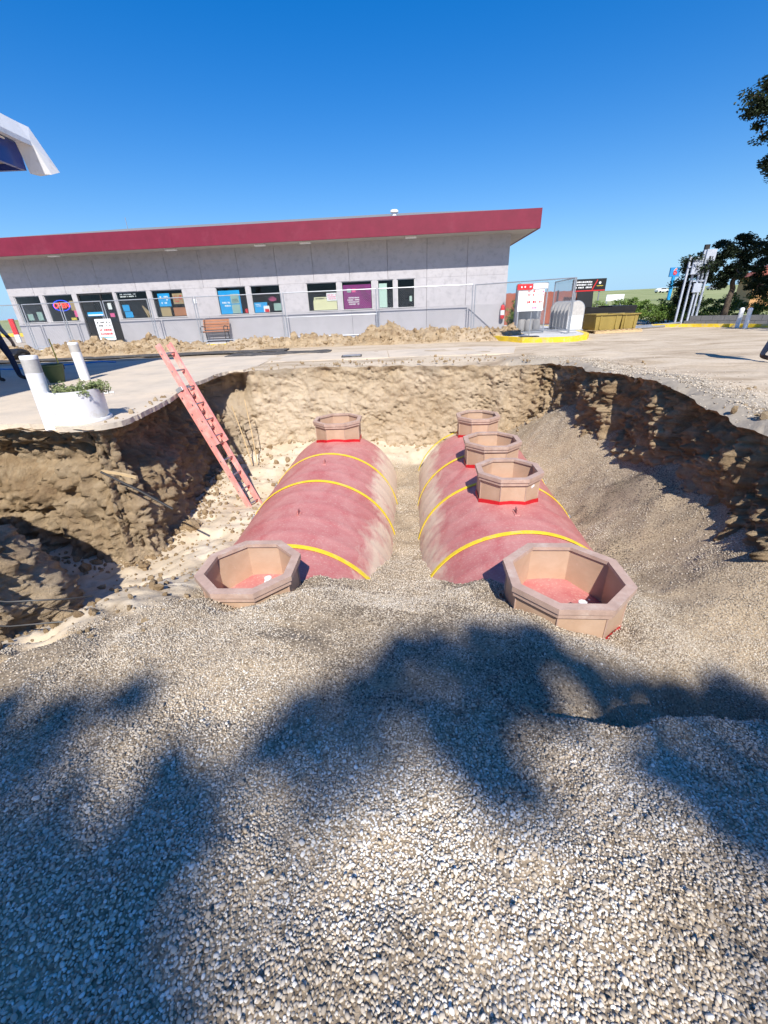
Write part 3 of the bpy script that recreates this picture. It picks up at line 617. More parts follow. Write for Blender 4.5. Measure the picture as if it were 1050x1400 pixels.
def bank_pebbles():
    g = np.random.default_rng(77); P = []; i0 = np.where((RP[:, 0] > 3.2) & (RP[:, 1] > 2.5))[0]
    for _ in range(6000):
        i = g.choice(i0); d = abs(g.normal(0, .55)); P.append((RP[i, 0] - NIN[i, 0] * d + g.normal(0, .03), RP[i, 1] - NIN[i, 1] * d + g.normal(0, .03)))
    P = np.array(P); P = P[~inside_rim(P[:, 0], P[:, 1], .01)]; kz = kdtree.KDTree(len(LV))
    for i, (x, y) in enumerate(LV): kz.insert((x, y, 0), i)
    kz.balance(); Z = []
    for x, y in P:
        nn = kz.find_n((x, y, 0), 3); w = np.array([1 / (q[2] + .02) for q in nn]); Z.append((w * LZ[[q[1] for q in nn]]).sum() / w.sum())
    r = g.uniform(.008, .018, len(P)); n = len(P)
    return np.c_[P, np.array(Z) + .004], np.c_[g.normal(0, .3, (n, 2)), g.uniform(0, 6.28, n)], np.repeat(r[:, None], 3, 1), np.clip(g.beta(2.2, 2.2, n) * .8, 0, 1)
sets.append(bank_pebbles())
gr = scatter('gravel', *[np.concatenate([s[k] for s in sets]) for k in range(4)], pcol)
tag(gr, 'pale pea gravel backfill sloping down around the tanks', 'gravel', kind='stuff')
print('pebbles', sum(len(s[0]) for s in sets))
# soil clods on the pit floor and at the wall feet
def clods():
    g = np.random.default_rng(5); P = []; Rr = []
    for i in range(0, NR, 1):
        for _ in range(2):
            d = abs(g.normal(0, .22)) + .05; x = RP[i, 0] + NIN[i, 0] * d; y = RP[i, 1] + NIN[i, 1] * d
            if x < -1.9 or y > 9.3:
                if y < 1: continue
                P.append((x, y)); Rr.append(g.gamma(1.6, .014) + .008)
    for _ in range(900):
        x, y = g.uniform(-3.6, -1.7), g.uniform(2.2, 9.8); P.append((x, y)); Rr.append(g.gamma(1.5, .010) + .006)
    for _ in range(1500):     # crumbs on the lot near the rim
        i = g.integers(0, NR); d = -abs(g.normal(0, .5)) - .04; x = RP[i, 0] + NIN[i, 0] * d; y = RP[i, 1] + NIN[i, 1] * d
        if x < -3 or y < 3.5: continue
        P.append((x, y)); Rr.append(g.gamma(1.5, .010) + .006)
    P = np.array(P); Rr = np.array(Rr); ins = inside_rim(P[:, 0], P[:, 1], -.02)
    z = np.where(ins, floor_z(P[:, 0], P[:, 1]), .01) + Rr * .25
    n = len(P); rot = g.uniform(0, 6.28, (n, 3))
    return np.c_[P, z], rot, np.repeat(Rr[:, None], 3, 1) * g.uniform(.7, 1.3, (n, 3)), np.zeros(n)
ccol = bpy.data.collections.new('clod_shapes')
for k in range(4):
    me = pebble_mesh('clod_shape', 20 + k)
    cv = np.empty(len(me.vertices) * 3); me.vertices.foreach_get('co', cv); cv = cv.reshape(-1, 3)
    cv *= (1 + .35 * vnoise(cv[:, 0] * 2.4 + k, cv[:, 1] * 2.4, cv[:, 2] * 2.4, seed=k))[:, None]; cv[:, 2] *= 1.5
    me.vertices.foreach_set('co', cv.ravel()); me.materials.clear(); me.materials.append(M['soil'])
    me.polygons.foreach_set('use_smooth', [False] * len(me.polygons))
    ccol.objects.link(bpy.data.objects.new('clod_shape', me))
cl = scatter('soil_clods', *clods(), ccol); tag(cl, 'crumbled soil clods at the foot and rim of the pit walls', 'soil', kind='stuff')

# concrete slab with a broken edge over the left wall
slab = empty('concrete_slab', (0, 0, 0)); tag(slab, 'pale concrete paving at the left pit edge, under the planter', kind='structure')
def slab_panel(poly, z1=.012, th=.07, ragged_edge=False):
    if ragged_edge:
        q = []; g = np.random.default_rng(len(poly))
        for (p, r_) in zip(poly, poly[1:] + poly[:1]):
            p, r_ = np.array(p), np.array(r_); L = np.linalg.norm(r_ - p); k = max(1, int(L / .05)) if (max(p[0], r_[0]) > -6.9 and min(p[1], r_[1]) < 10.4 and not (abs(p[1] - r_[1]) < .01 and L > 2)) else 1
            for t in range(k): q.append(tuple(p + (r_ - p) * t / k + (g.normal(0, .009, 2) if k > 1 else 0)))
        poly = q
    mb = MB(); mb.prism(poly, z1 - th, z1); return mb.build('slab_panel', M['concrete'], slab)
edgeA = [(-6.99, 5.44), (-6.2, 5.50), (-5.2, 5.52), (-4.62, 5.50), (-4.42, 5.42), (-4.3, 5.40), (-4.1, 5.24), (-3.75, 5.20), (-3.50, 5.26), (-3.36, 5.42), (-3.34, 5.75), (-3.36, 6.3), (-3.42, 6.9), (-3.50, 7.49)]
slab_panel(edgeA + [(-6.99, 7.49)], ragged_edge=True)
slab_panel([(-6.99, 7.51), (-3.51, 7.51), (-3.58, 7.9), (-3.70, 8.2), (-3.66, 8.7), (-3.62, 9.2), (-3.66, 9.7), (-3.60, 10.0), (-3.50, 10.22), (-3.2, 10.36), (-3.1, 10.99), (-6.99, 10.99)], ragged_edge=True)
slab_panel([(-6.99, 11.01), (-3.05, 11.01), (-3.0, 13.9), (-6.99, 13.9)])
for (x0, x1) in ((-10.99, -7.01), (-14.99, -11.01), (-18.99, -15.01)):
    for (y0, y1) in ((5.44, 7.49), (7.51, 10.99), (11.01, 13.9)): slab_panel([(x0, y0), (x1, y0), (x1, y1), (x0, y1)])
slab_panel([(-2.98, 11.9), (.3, 11.85), (.3, 13.9), (-2.98, 13.9)]); slab_panel([(.32, 11.85), (3.6, 11.6), (4.2, 13.4), (3.2, 13.9), (.32, 13.9)])

# dark asphalt strips in front of the building
def sheet(name, poly, z, m, kind='structure', label=None):
    mb = MB(); mb.prism(poly, z - .03, z); o = mb.build(name, m); tag(o, label, kind=kind); return o
def ragged(x0, x1, y0, y1, seed, amp=.12, n=40):
    g = np.random.default_rng(seed); xs = np.linspace(x0, x1, n)
    a = [(x, y0 + amp * g.normal()) for x in xs]; b = [(x, y1 + amp * g.normal()) for x in xs[::-1]]
    return a + b
sheet('asphalt_strip', ragged(-19, -3.2, 15.45, 16.2, 3), .022, M['asphalt'], label='dark asphalt strip before the dirt berm')
sheet('asphalt_patch', ragged(-4.8, -1.5, 13.96, 14.9, 4, .1, 16), .030, M['asphalt'], label='dark asphalt patch in the concrete paving')
mh = empty('drain_cover', (-.72, 12.4, .014)); mb = MB(); mb.bb(-.28, .28, -.2, .2, 0, .03); mb.build('cover_frame', M['asphalt'], mh)
mb = MB(); mb.bb(-.24, .24, -.16, .16, .031, .04); mb.build('cover_plate', M['galv'], mh)
tag(mh, 'small grey steel utility cover in the concrete paving', 'cover')

# ================================================================== TANKS
TR, TTOP = 1.25, -1.22
def octo(r, z, ph=math.pi / 8):
    return [(r / math.cos(math.pi / 8) * math.cos(ph + k * math.pi / 4), r / math.cos(math.pi / 8) * math.sin(ph + k * math.pi / 4), z) for k in range(8)]
def ring_faces(rows, n=8):
    return [(i * n + k, i * n + (k + 1) % n, (i + 1) * n + (k + 1) % n, (i + 1) * n + k) for i in range(rows - 1) for k in range(n)]
def make_sump(tank, yl, r, zr, xl=0.0, fit=None, seed=0):
    """yl: along the tank, r: flat-to-flat half width of the rim; zr: rim height above tank crest"""
    rw = r - .045
    mb = MB()
    prof = [(rw - .012, -.30), (rw - .012, zr - .02), (rw, zr - .02), (rw, -.30)]
    vs = []
    for (a, z) in prof: vs += octo(a, z)
    mb.add(vs, ring_faces(4))
    s = mb.build('sump_collar', M['sump'], tank, loc=(xl, yl, 0))
    mb = MB(); vs = []
    for (a, z) in [(rw - .032, zr - .035), (rw - .032, zr), (r, zr), (r, zr - .05), (r - .014, zr - .056), (r - .014, zr - .095), (rw + .003, zr - .10), (rw + .003, zr - .035), (rw - .032, zr - .035)]: vs += octo(a, z)
    mb.add(vs, ring_faces(9)); mb.build('rim', M['rim'], s, bevel=0)
    for k in range(8):
        a = math.pi / 8 + k * math.pi / 4; rr_ = (rw + .002) / math.cos(math.pi / 8); mb = MB(); mb.tube([(rr_ * math.cos(a), rr_ * math.sin(a), -.12), (rr_ * math.cos(a), rr_ * math.sin(a), zr - .10)], .007, 6, False); mb.build('corner_seam', M['rim'], s)
    mb = MB(); g = random.Random(seed)
    N = 64; base = octo(rw + .012, 0)
    lo = []; hi = []; hi2 = []
    for k in range(N):
        q = k / N * 8; i = int(q); f = q - i
        x = base[i][0] * (1 - f) + base[(i + 1) % 8][0] * f; y = base[i][1] * (1 - f) + base[(i + 1) % 8][1] * f
        zt = math.sqrt(max(0, TR ** 2 - (x + xl) ** 2)) - TR
        lo.append((x * 1.02, y * 1.02, zt - .01)); hi.append((x * 1.004, y * 1.004, zt + .045 + .012 * g.random())); hi2.append((x * .985, y * .985, zt + .05))
    mb.add(lo + hi + hi2, ring_faces(3, N)); mb.build('seal_band', M['seal'], s)
    mb = MB(); mb.lathe([(0.0, .006), (rw * .72, -.01 - .03), (rw * .72, -.12)], 24)
    mb.build('manway_cover', M['tank'], s, True)
    if fit:
        fx, fy = fit; mb = MB(); mb.tube([(fx, fy, -.05), (fx, fy, .12)], .028, 10); mb.tube([(fx - .03, fy, .09), (fx + .05, fy - .02, .10)], .022, 8); mb.tube([(fx, fy, .12), (fx, fy, .14)], .036, 8)
        mb.build('pipe_fitting', M['pvc'], s, True)
        for k in range(7):
            t = math.pi * (.15 + .7 * k / 6); mb = MB(); mb.lathe([(0, .028), (.013, .024), (.016, .01), (.016, -.03)], 6)
            mb.build('bolt', M['pvc'], s, loc=(rw * .8 * math.cos(t), rw * .8 * math.sin(t), -.06))
    return s
def make_tank(x, y, ang, y0, y1, straps, lugs, dust_side):
    t = empty('fibreglass_tank', (x, y, TTOP), -ang)
    # shell: lathe about local y, crest at z = 0
    ys = []; rs = []
    for k in range(9): a = k / 8 * math.pi / 2; ys.append(y0 + .55 * (1 - math.sin(a)) - .55); rs.append(TR * math.sqrt(max(0.0, 1 - (1 - math.sin(a)) ** 2)) if k else .02)
    ys = [y0 - .16 * math.cos(k / 8 * math.pi / 2) for k in range(9)]; rs = [max(.02, TR * math.sin(k / 8 * math.pi / 2)) for k in range(9)]
    n = 110
    for k in range(1, n): ys.append(y0 + (y1 - y0) * k / n); rs.append(TR + .010 * max(0, math.cos((y0 + (y1 - y0) * k / n) * 2 * math.pi / .42)) ** 6)
    ys += [y1 + .75 * math.sin(k / 10 * math.pi / 2) for k in range(11)]; rs += [max(.02, TR * math.cos(k / 10 * math.pi / 2)) for k in range(11)]
    NA = 72; A = np.linspace(-math.pi, math.pi, NA + 1)
    ysn = np.array(ys)[:, None]; rsn = np.array(rs)[:, None]
    Vx = rsn * np.sin(A)[None]; Vz = rsn * np.cos(A)[None] - TR; Vy = ysn + 0 * Vx
    dust = sstep(.45, 1.05, A * dust_side)[None] * .50 + sstep(-.8, -1.3, A * dust_side)[None] * .26 + .12 * np.exp(-((ysn - y1 + .1) / .35) ** 2) + 0 * Vx
    dust = dust + .10 * fbm(Vx * 2, Vy * 1.1, Vz * 2, o=3, seed=3)
    o = grid_obj('shell', np.stack([Vx, Vy, Vz], -1), M['tank'], True, None, {'dust': dust}); o.parent = t
    for ysp in straps:
        mb = MB(); vs = []
        for k in range(57):
            a = -1.75 + 3.5 * k / 56; w = .032; tw = .02 * math.sin(k * .4 + ysp)
            for (dy, dr) in ((-w, .004), (-w, .013), (w, .013), (w, .004)): vs.append(((TR + .008 + dr) * math.sin(a), ysp + dy + tw * .3, (TR + .008 + dr) * math.cos(a) - TR))
        mb.add(vs, [(i * 4 + k, i * 4 + (k + 1) % 4, (i + 1) * 4 + (k + 1) % 4, (i + 1) * 4 + k) for i in range(56) for k in range(4)])
        st_ = mb.build('anchor_strap', M['strap'], t)
        a = 1.05 * (-dust_side); mb = MB(); mb.box((0, 0, 0), (.10, .05, .03), (0, a, 0)); mb.build('buckle', M['galv'], st_, bevel=.004, loc=((TR + .03) * math.sin(a), ysp, (TR + .03) * math.cos(a) - TR))
    for yl in lugs:
        mb = MB(); mb.box((0, 0, .035), (.016, .10, .09)); mb.box((0, 0, .0), (.07, .15, .02)); mb.build('lifting_lug', M['seal'] if False else M['tank'], t, bevel=.006, loc=(0, yl, .0))
    return t
def yloc(y, oy, ang): return (y - oy) / math.cos(ang)
TA = R(5.0); OX, OY = 1.53, 2.87
tr = make_tank(OX, OY, TA, -.56, yloc(8.55, OY, TA), [yloc(y, OY, TA) for y in (4.2, 5.8, 7.15, 8.75)], [yloc(4.72, OY, TA)], -1)
tag(tr, 'right-hand dusty red underground tank with four octagonal sumps in a row', 'tank', 'red tanks lying in the pit')
make_sump(tr, yloc(2.87, OY, TA), .485, .37, -.02, (.14, -.10), 1)
s2 = make_sump(tr, yloc(5.38, OY, TA), .435, .37, .0, None, 2)
mb = MB(); mb.box((0, 0, 0), (.07, .004, .028)); q = mb.build('label_plate', M['white'], s2, loc=(.39 * math.sin(R(45)) + .02, -.39 * math.cos(R(45)) + .02, .21)); q.rotation_euler = (0, R(-12), R(45)); q.location = (.393 * .7071, -.393 * .7071, .21)
make_sump(tr, yloc(6.79, OY, TA), .46, .37, -.0, None, 3)
make_sump(tr, yloc(8.55, OY, TA), .43, .37, -.0, None, 4)
TB = R(3.7); PX, PY = -1.25, 3.2
tl = make_tank(PX, PY, TB, -.62, yloc(8.75, PY, TB), [yloc(y, PY, TB) for y in (4.12, 6.1, 7.45)], [yloc(4.95, PY, TB), yloc(6.95, PY, TB)], 1)
tag(tl, 'left-hand dusty red underground tank with two octagonal sumps', 'tank', 'red tanks lying in the pit')
make_sump(tl, 0, .435, .37, 0, (.10, .12), 5)
make_sump(tl, yloc(8.72, PY, TB), .49, .37, 0, None, 6)

# ================================================================== LADDER
def ladder():
    a = Vector((-2.40, 7.1, -2.12)); b = Vector((-3.68, 7.6, .75)); L = (b - a).length; d = (b - a).normalized()
    side = Vector((d.y, -d.x, 0)).normalized() * 1.0        # across the ladder
    nrm = side.cross(d).normalized()
    root = empty('extension_ladder', a); tag(root, 'faded pink fibreglass extension ladder leaning on the left pit edge', 'ladder')
    rot = Matrix((side, d, nrm)).transposed().to_euler()
    root.rotation_euler = rot
    def section(y0, y1, z, w, first):
        for sx in (-1, 1):
            mb = MB(); x = sx * w / 2
            mb.bb(x - .006, x + .006, y0, y1, z - .046, z + .046); mb.bb(min(x, x - sx * .036), max(x, x - sx * .036), y0, y1, z + .042, z + .050); mb.bb(min(x, x - sx * .036), max(x, x - sx * .036), y0, y1, z - .050, z - .042)
            mb.build('rail', M['ladder'], root)
        k = 0; y = y0 + .15
        while y < y1 - .05:
            mb = MB(); mb.tube([(-w / 2 - .012, y, z), (w / 2 + .012, y, z)], .016, 8); mb.build('rung', M['alu'], root)
            y += .305
    section(0, 2.45, 0, .31, True); section(1.35, L, .1, .27, False)
    for sx in (-1, 1):
        mb = MB(); mb.box((sx * .155, -.04, 0), (.05, .09, .11)); mb.build('foot', M['black'], root, bevel=.008)
        mb = MB(); mb.box((sx * .15, 2.42, .04), (.04, .07, .16)); mb.build('guide_bracket', M['alu'], root, bevel=.004)
ladder()
# stakes leaning in the corner and loose tools
def stick(name, p0, p1, r, m, label, cat, grp=None, n=7):
    p0, p1 = Vector(p0), Vector(p1); mb = MB(); mid = (p0 + p1) / 2 + Vector((.01, .012, .0))
    mb.tube([Vector((0, 0, 0)), mid - p0, p1 - p0], [r, r * .96, r * .9], n); o = mb.build(name, m, None, True, loc=p0); tag(o, label, cat, grp); return o
stick('wooden_stake', (-2.95, 9.0, -1.9), (-3.28, 9.35, -.62), .014, M['pallet'], 'thin wooden stake propped beside the ladder, left one', 'stake', 'stakes behind the ladder')
stick('wooden_stake', (-2.85, 9.05, -1.9), (-3.02, 9.5, -.52), .012, M['pallet'], 'thin wooden stake propped beside the ladder, right one', 'stake', 'stakes behind the ladder')
stick('steel_rod', (-2.72, 4.86, -1.02), (-3.55, 4.98, -.52), .016, M['iron'], 'black rod sticking out of the left pit wall', 'rod')
stick('broken_board', (-3.1, 4.94, -.60), (-3.62, 5.1, -.55), .022, M['pallet'], 'short broken board end poking from the left pit wall', 'board', n=4)
def root_wire(pts, label):
    mb = MB(); p0 = Vector(pts[0]); mb.tube([Vector(p) - p0 for p in pts], .007, 6); o = mb.build('exposed_root', M['iron'], None, True, loc=p0); tag(o, label, 'root', 'roots on the near left bank')
root_wire([(-3.5, 2.78, -.78), (-3.05, 2.72, -.80), (-2.72, 2.86, -.90), (-2.60, 3.0, -.98)], 'upper thin dark root hanging over the near left bank')
root_wire([(-3.5, 2.62, -.92), (-3.0, 2.6, -.95), (-2.62, 2.72, -1.02)], 'lower thin dark root hanging over the near left bank')

# ================================================================== PLANTER, BOLLARDS, SLAB CLUTTER
pl = empty('round_planter', (-3.93, 5.58, .014)); tag(pl, 'white round plastic tub planter at the pit edge', 'planter')
mb = MB(); mb.lathe([(.0, .03), (.315, .03), (.325, .06), (.335, .40), (.337, .43), (.315, .43), (.31, .36), (.0, .36)], 48); mb.build('tub', M['pvc'], pl, True)
mb = MB(); mb.lathe([(.30, .0), (.352, .0), (.356, .02), (.350, .036), (.30, .036)], 48); mb.build('base_ring', M['pvc'], pl, True)
mb = MB(); mb.lathe([(.0, .375), (.308, .365)], 32); mb.build('potting_soil', M['soil'], pl)
def leaf_cloud(centers, n, size, flat=1.0, seed=0, shell=.5, aspect=1.0, up_bias=0.0, soft=False):
    g = np.random.default_rng(seed); Vs = []; 
    for (c, rad) in centers:
        rad = np.array(rad if isinstance(rad, (tuple, list)) else (rad, rad, rad)); m = max(4, int(n))
        d = g.normal(size=(m, 3)); d /= np.linalg.norm(d, axis=1, keepdims=True)
        rr = g.random((m, 1)) ** shell; P = np.array(c) + (d * rr if not soft else g.normal(size=(m, 3)) * .55) * rad
        a = g.normal(size=(m, 3)); a[:, 2] *= flat; a[:, 2] += up_bias; a /= np.linalg.norm(a, axis=1, keepdims=True)
        b = np.cross(a, g.normal(size=(m, 3))); b /= np.linalg.norm(b, axis=1, keepdims=True) + 1e-9
        s = size * g.uniform(.6, 1.4, (m, 1)); la = a * s * aspect; lb = b * s * .5
        Vs.append(np.stack([P - la * .5, P + lb * .5, P + la * .6, P - lb * .5], 1))
    V = np.concatenate(Vs).reshape(-1, 3); F = np.arange(len(V)).reshape(-1, 4)
    return V, F
sh = empty('succulent_shrub', (-3.93, 5.58, .38)); tag(sh, 'grey-green straggly shrub growing in the white tub planter', 'shrub')
mb = MB(); tips = []
g = random.Random(3)
for k in range(30):
    a = g.uniform(0, 6.28); ln = g.uniform(.10, .27); el = g.uniform(.15, 1.0); b = (0.12 * math.cos(a), .12 * math.sin(a), 0)
    bias = .13 if math.cos(a) > -.2 else .03
    e = (b[0] + ln * math.cos(a) * math.cos(el) + bias, b[1] + ln * math.sin(a) * math.cos(el), ln * math.sin(el) * .75)
    m_ = ((b[0] + e[0]) / 2, (b[1] + e[1]) / 2, (b[2] + e[2]) / 2 + .03); mb.tube([b, m_, e], [.007, .006, .004], 5)
    tips += [(e, .055), (((m_[0] + e[0]) / 2, (m_[1] + e[1]) / 2, (m_[2] + e[2]) / 2), .045), (m_, .045)]
mb.build('stems', M['bark'], sh)
V, F = leaf_cloud(tips, 34, .028, seed=4, aspect=1.3); arr_obj('foliage', V, F, M['leafplant'], parent=sh)
pl.scale = (.9, .9, .93); sh.scale = (.85, .85, .85); sh.location.z = .355
def bollard(x, y, h, r, label, tilt=(0, 0, 0)):
    b = empty('bollard', (x, y, -.05)); b.rotation_euler = tilt; tag(b, label, 'bollard', 'white sleeve bollards by the planter')
    mb = MB(); mb.lathe([(0, 0), (r, 0), (r, h - .20), (0, h - .20)], 32); mb.build('sleeve', M['pvc'], b, True)
    mb = MB(); mb.lathe([(r * .985, h - .21), (r * .99, h - .20), (r * .99, h - .045), (0, h - .045)], 32); mb.build('grey_band', M['greyband'], b, True)
    mb = MB(); mb.lathe([(r * 1.01, h - .045), (r * 1.01, h - .01), (r * .95, h), (0, h + .004)], 32); mb.build('cap', M['pvc'], b, True)
bollard(-4.22, 5.36, .90, .092, 'near white plastic bollard left of the tub planter', (R(-1.5), R(1), 0))
bollard(-6.55, 9.75, .84, .10, 'far white plastic bollard behind the tub planter', (0, R(-1), 0))
bk = empty('trash_bin', (-7.04, 9.55, .014)); tag(bk, 'dark green round bin in canopy shade behind the planter', 'bin')
mb = MB(); mb.lathe([(0, 0), (.14, 0), (.19, .22), (.20, .34), (.19, .35), (.17, .33), (.13, .05), (0, .05)], 24); mb.build('bin_body', M['green'], bk, True)
mb = MB(); mb.lathe([(.205, .33), (.215, .34), (.215, .365), (.195, .365)], 24); mb.build('bin_rim', M['green'], bk, True)
br = empty('broom', (-7.42, 10.3, .012)); tag(br, 'yellow-handled broom standing head up beside the green bin', 'broom')
mb = MB(); mb.tube([(0, 0, .32), (-.03, .02, .85)], .013, 8); mb.build('handle', M['yellow'], br)
mb = MB(); mb.box((0, 0, .24), (.18, .06, .10)); mb.tube([(0, 0, 0), (0, 0, .22)], .02, 6); mb.build('brush_head', M['black'], br)
mb = MB(); p0 = Vector((-5.75, 7.35, .03)); mb.tube([(0, 0, 0), (.55, .12, .01), (1.0, .35, .0)], .018, 8); tag(mb.build('white_pipe', M['pvc'], None, True, loc=p0), 'thin white pipe lying behind the tub planter', 'pipe')
mb = MB(); hp = [(-12.6, 12.7, .03), (-11.5, 12.95, .03), (-10.4, 12.75, .03), (-9.6, 13.1, .03), (-8.6, 13.9, .03), (-7.9, 13.6, .03)]
hp2 = []
for i in range(len(hp) - 1):
    for k in range(6): t = k / 6; hp2.append(Vector(hp[i]).lerp(Vector(hp[i + 1]), t) + Vector((0, .1 * math.sin((i + t) * 2.3), 0)))
mb.tube([p - hp2[0] for p in hp2], .018, 6); tag(mb.build('hose', M['bluehose'], None, True, loc=hp2[0]), 'blue hose snaking over the shaded concrete at left', 'hose')
def lumpy_bag():
    bm = bmesh.new(); bmesh.ops.create_icosphere(bm, subdivisions=3, radius=.3)
    for v in bm.verts:
        n = fbm(np.array([v.co.x * 4]), np.array([v.co.y * 4]), np.array([v.co.z * 4]), o=2, seed=2)[0]
        v.co *= 1 + .3 * n; v.co.z = v.co.z * .65 + .17; v.co.x *= 1.2
        if v.co.z < 0: v.co.z = 0
    me = bpy.data.meshes.new('rubbish_bag'); bm.to_mesh(me); bm.free(); me.materials.append(M['black'])
    o = bpy.data.objects.new('rubbish_bag', me); COL.objects.link(o); o.location = (-13.2, 16.45, .0); tag(o, 'black rubbish bag lying before the berm at far left', 'bag')
lumpy_bag()

# ================================================================== SHOP BUILDING
BX, BY, BA = 5.4, 19.14, R(-4)
def W(s, y, z=0):   # facade-local to world
    c, sn = math.cos(BA), math.sin(BA); return Vector((BX + s * c - y * sn, BY + s * sn + y * c, z))
sb = empty('shop_building', (BX, BY, 0), BA); tag(sb, 'low grey stucco shop building with maroon roof fascia and window strip', 'building')
SL, SILL, HEAD, SOF, DEP = -21.4, 1.18, 2.25, 3.58, 9.0
WIN = [(-21.2, -20.05), (-19.86, -18.55), (-16.6, -15.2), (-15.02, -13.62), (-12.17, -10.86), (-10.68, -9.40), (-8.28, -6.99), (-6.80, -5.52), (-5.29, -4.63), (-4.48, -3.75)]
DOOR = (-18.33, -16.72)
T = .18
# upper panels with open joints
js = [SL, -20.2, -18.75, -17.2, -15.6, -14.1, -12.65, -11.05, -9.45, -7.92, -6.42, -4.85, -3.26, -1.65, 0]
for a, b in zip(js[:-1], js[1:]):
    mb = MB(); mb.bb(a + .006, b - .006, 0, T, HEAD + .002, SOF + .3); mb.build('upper_wall_panel', M['stuccoU'], sb)
# piers between openings
ops = sorted(WIN + [DOOR]); cur = SL
for (a, b) in ops + [(0, 0)]:
    if a - cur > .02:
        mb = MB(); lo = SILL + .002
        if a == 0:
            mb2 = MB(); mb2.bb(cur, -3.266, 0, T, lo, HEAD - .002); mb2.build('wall_pier', M['stuccoU'], sb)
            for (c, d) in ((-3.254, -1.656), (-1.644, 0)):
                mb2 = MB(); mb2.bb(c, d, 0, T, lo, HEAD - .002); mb2.build('wall_pier', M['stuccoU'], sb)
        else:
            mb.bb(cur, a, 0, T, lo, HEAD - .002); mb.build('wall_pier', M['stuccoU'], sb)
    cur = b
# lower darker band, slightly proud
lows = [SL, DOOR[0], None, DOOR[1], -12.65, -9.45, -6.42, -3.26, 0]
for a, b in ((SL, DOOR[0]), (DOOR[1], -12.65), (-12.64, -9.455), (-9.445, -6.425), (-6.415, -3.265), (-3.255, .0)):
    mb = MB(); mb.bb(a, b, -.025, T, .05, SILL); mb.build('lower_wall_panel', M['stuccoL'], sb)
mb = MB(); mb.bb(-.18, 0, T + .002, DEP, 0, SOF + .3); mb.bb(SL, SL + .18, T + .002, DEP, 0, SOF + .3); mb.bb(SL + .182, -.182, DEP - .18, DEP - .002, 0, SOF + .3); mb.build('side_and_back_walls', M['stuccoU'], sb)
mb = MB(); mb.bb(SL + .2, -.2, 5.0, 5.1, .16, SOF); mb.bb(SL + .2, -.2, T + .01, 5.0, SOF - .5, SOF - .45); mb.build('interior_wall', M['dark'], sb)
mb = MB(); mb.bb(SL + .2, -.2, T + .01, 5.0, .1, .155); mb.build('interior_floor', M['floorin'], sb)
# roof: fascia, soffit, low hip
OV, OE = 1.05, .82
f0, f1 = SL - OE, OE
FZ0, FZ1 = 3.60, 4.22
mb = MB(); mb.bb(f0, f1, -OV, -OV + .05, FZ0, FZ1); mb.bb(f1 - .05, f1, -OV + .052, DEP + OV, FZ0, FZ1); mb.bb(f0, f0 + .05, -OV + .052, DEP + OV, FZ0, FZ1); fa = mb.build('fascia', M['fascia'], sb, bevel=.006)
for s_ in np.arange(f0 + 3.05, f1 - .5, 3.05):
    mb = MB(); mb.bb(s_ - .012, s_ + .012, -OV - .004, -OV - .001, FZ0 + .01, FZ1 - .01); mb.build('fascia_seam', M['fascia'], fa)
mb = MB(); mb.bb(f0 + .052, f1 - .052, -OV + .052, DEP + OV - .06, FZ0 + .02, FZ0 + .05); mb.build('soffit', M['soffit'], sb)
mb = MB(); rz = 1.0; y0, y1 = -OV + .03, DEP + OV; ins = 4.6
vs = [(f0 + .03, y0, FZ1 - .02), (f1 - .03, y0, FZ1 - .02), (f1 - .03, y1, FZ1 - .02), (f0 + .03, y1, FZ1 - .02), (f0 + ins, (y0 + y1) / 2, FZ1 + rz), (f1 - ins, (y0 + y1) / 2, FZ1 + rz)]
mb.add(vs, [(0, 1, 5, 4), (1, 2, 5), (2, 3, 4, 5), (3, 0, 4)]); rf = mb.build('roof', M['roof'], sb)
mb = MB(); mb.lathe([(.0, 0), (.10, 0), (.10, .12), (.17, .13), (.17, .18), (.12, .22), (0, .23)], 20); mb.build('roof_vent', M['white'], rf, True, loc=(-4.55, .9, FZ1 + .30))
mb = MB(); mb.tube([(0, 0, 0), (.01, 0, .55)], .012, 6); mb.build('antenna', M['galv'], rf, loc=(-15.4, .2, FZ1 + .1))
for s_ in (-18.3, -13.4, -9.8, -8.0, -3.9):
    mb = MB(); mb.box((0, 0, 0), (.42, .2, .06)); mb.build('soffit_light', M['white'], sb, bevel=.01, loc=(s_, -.6, FZ0 - .012))
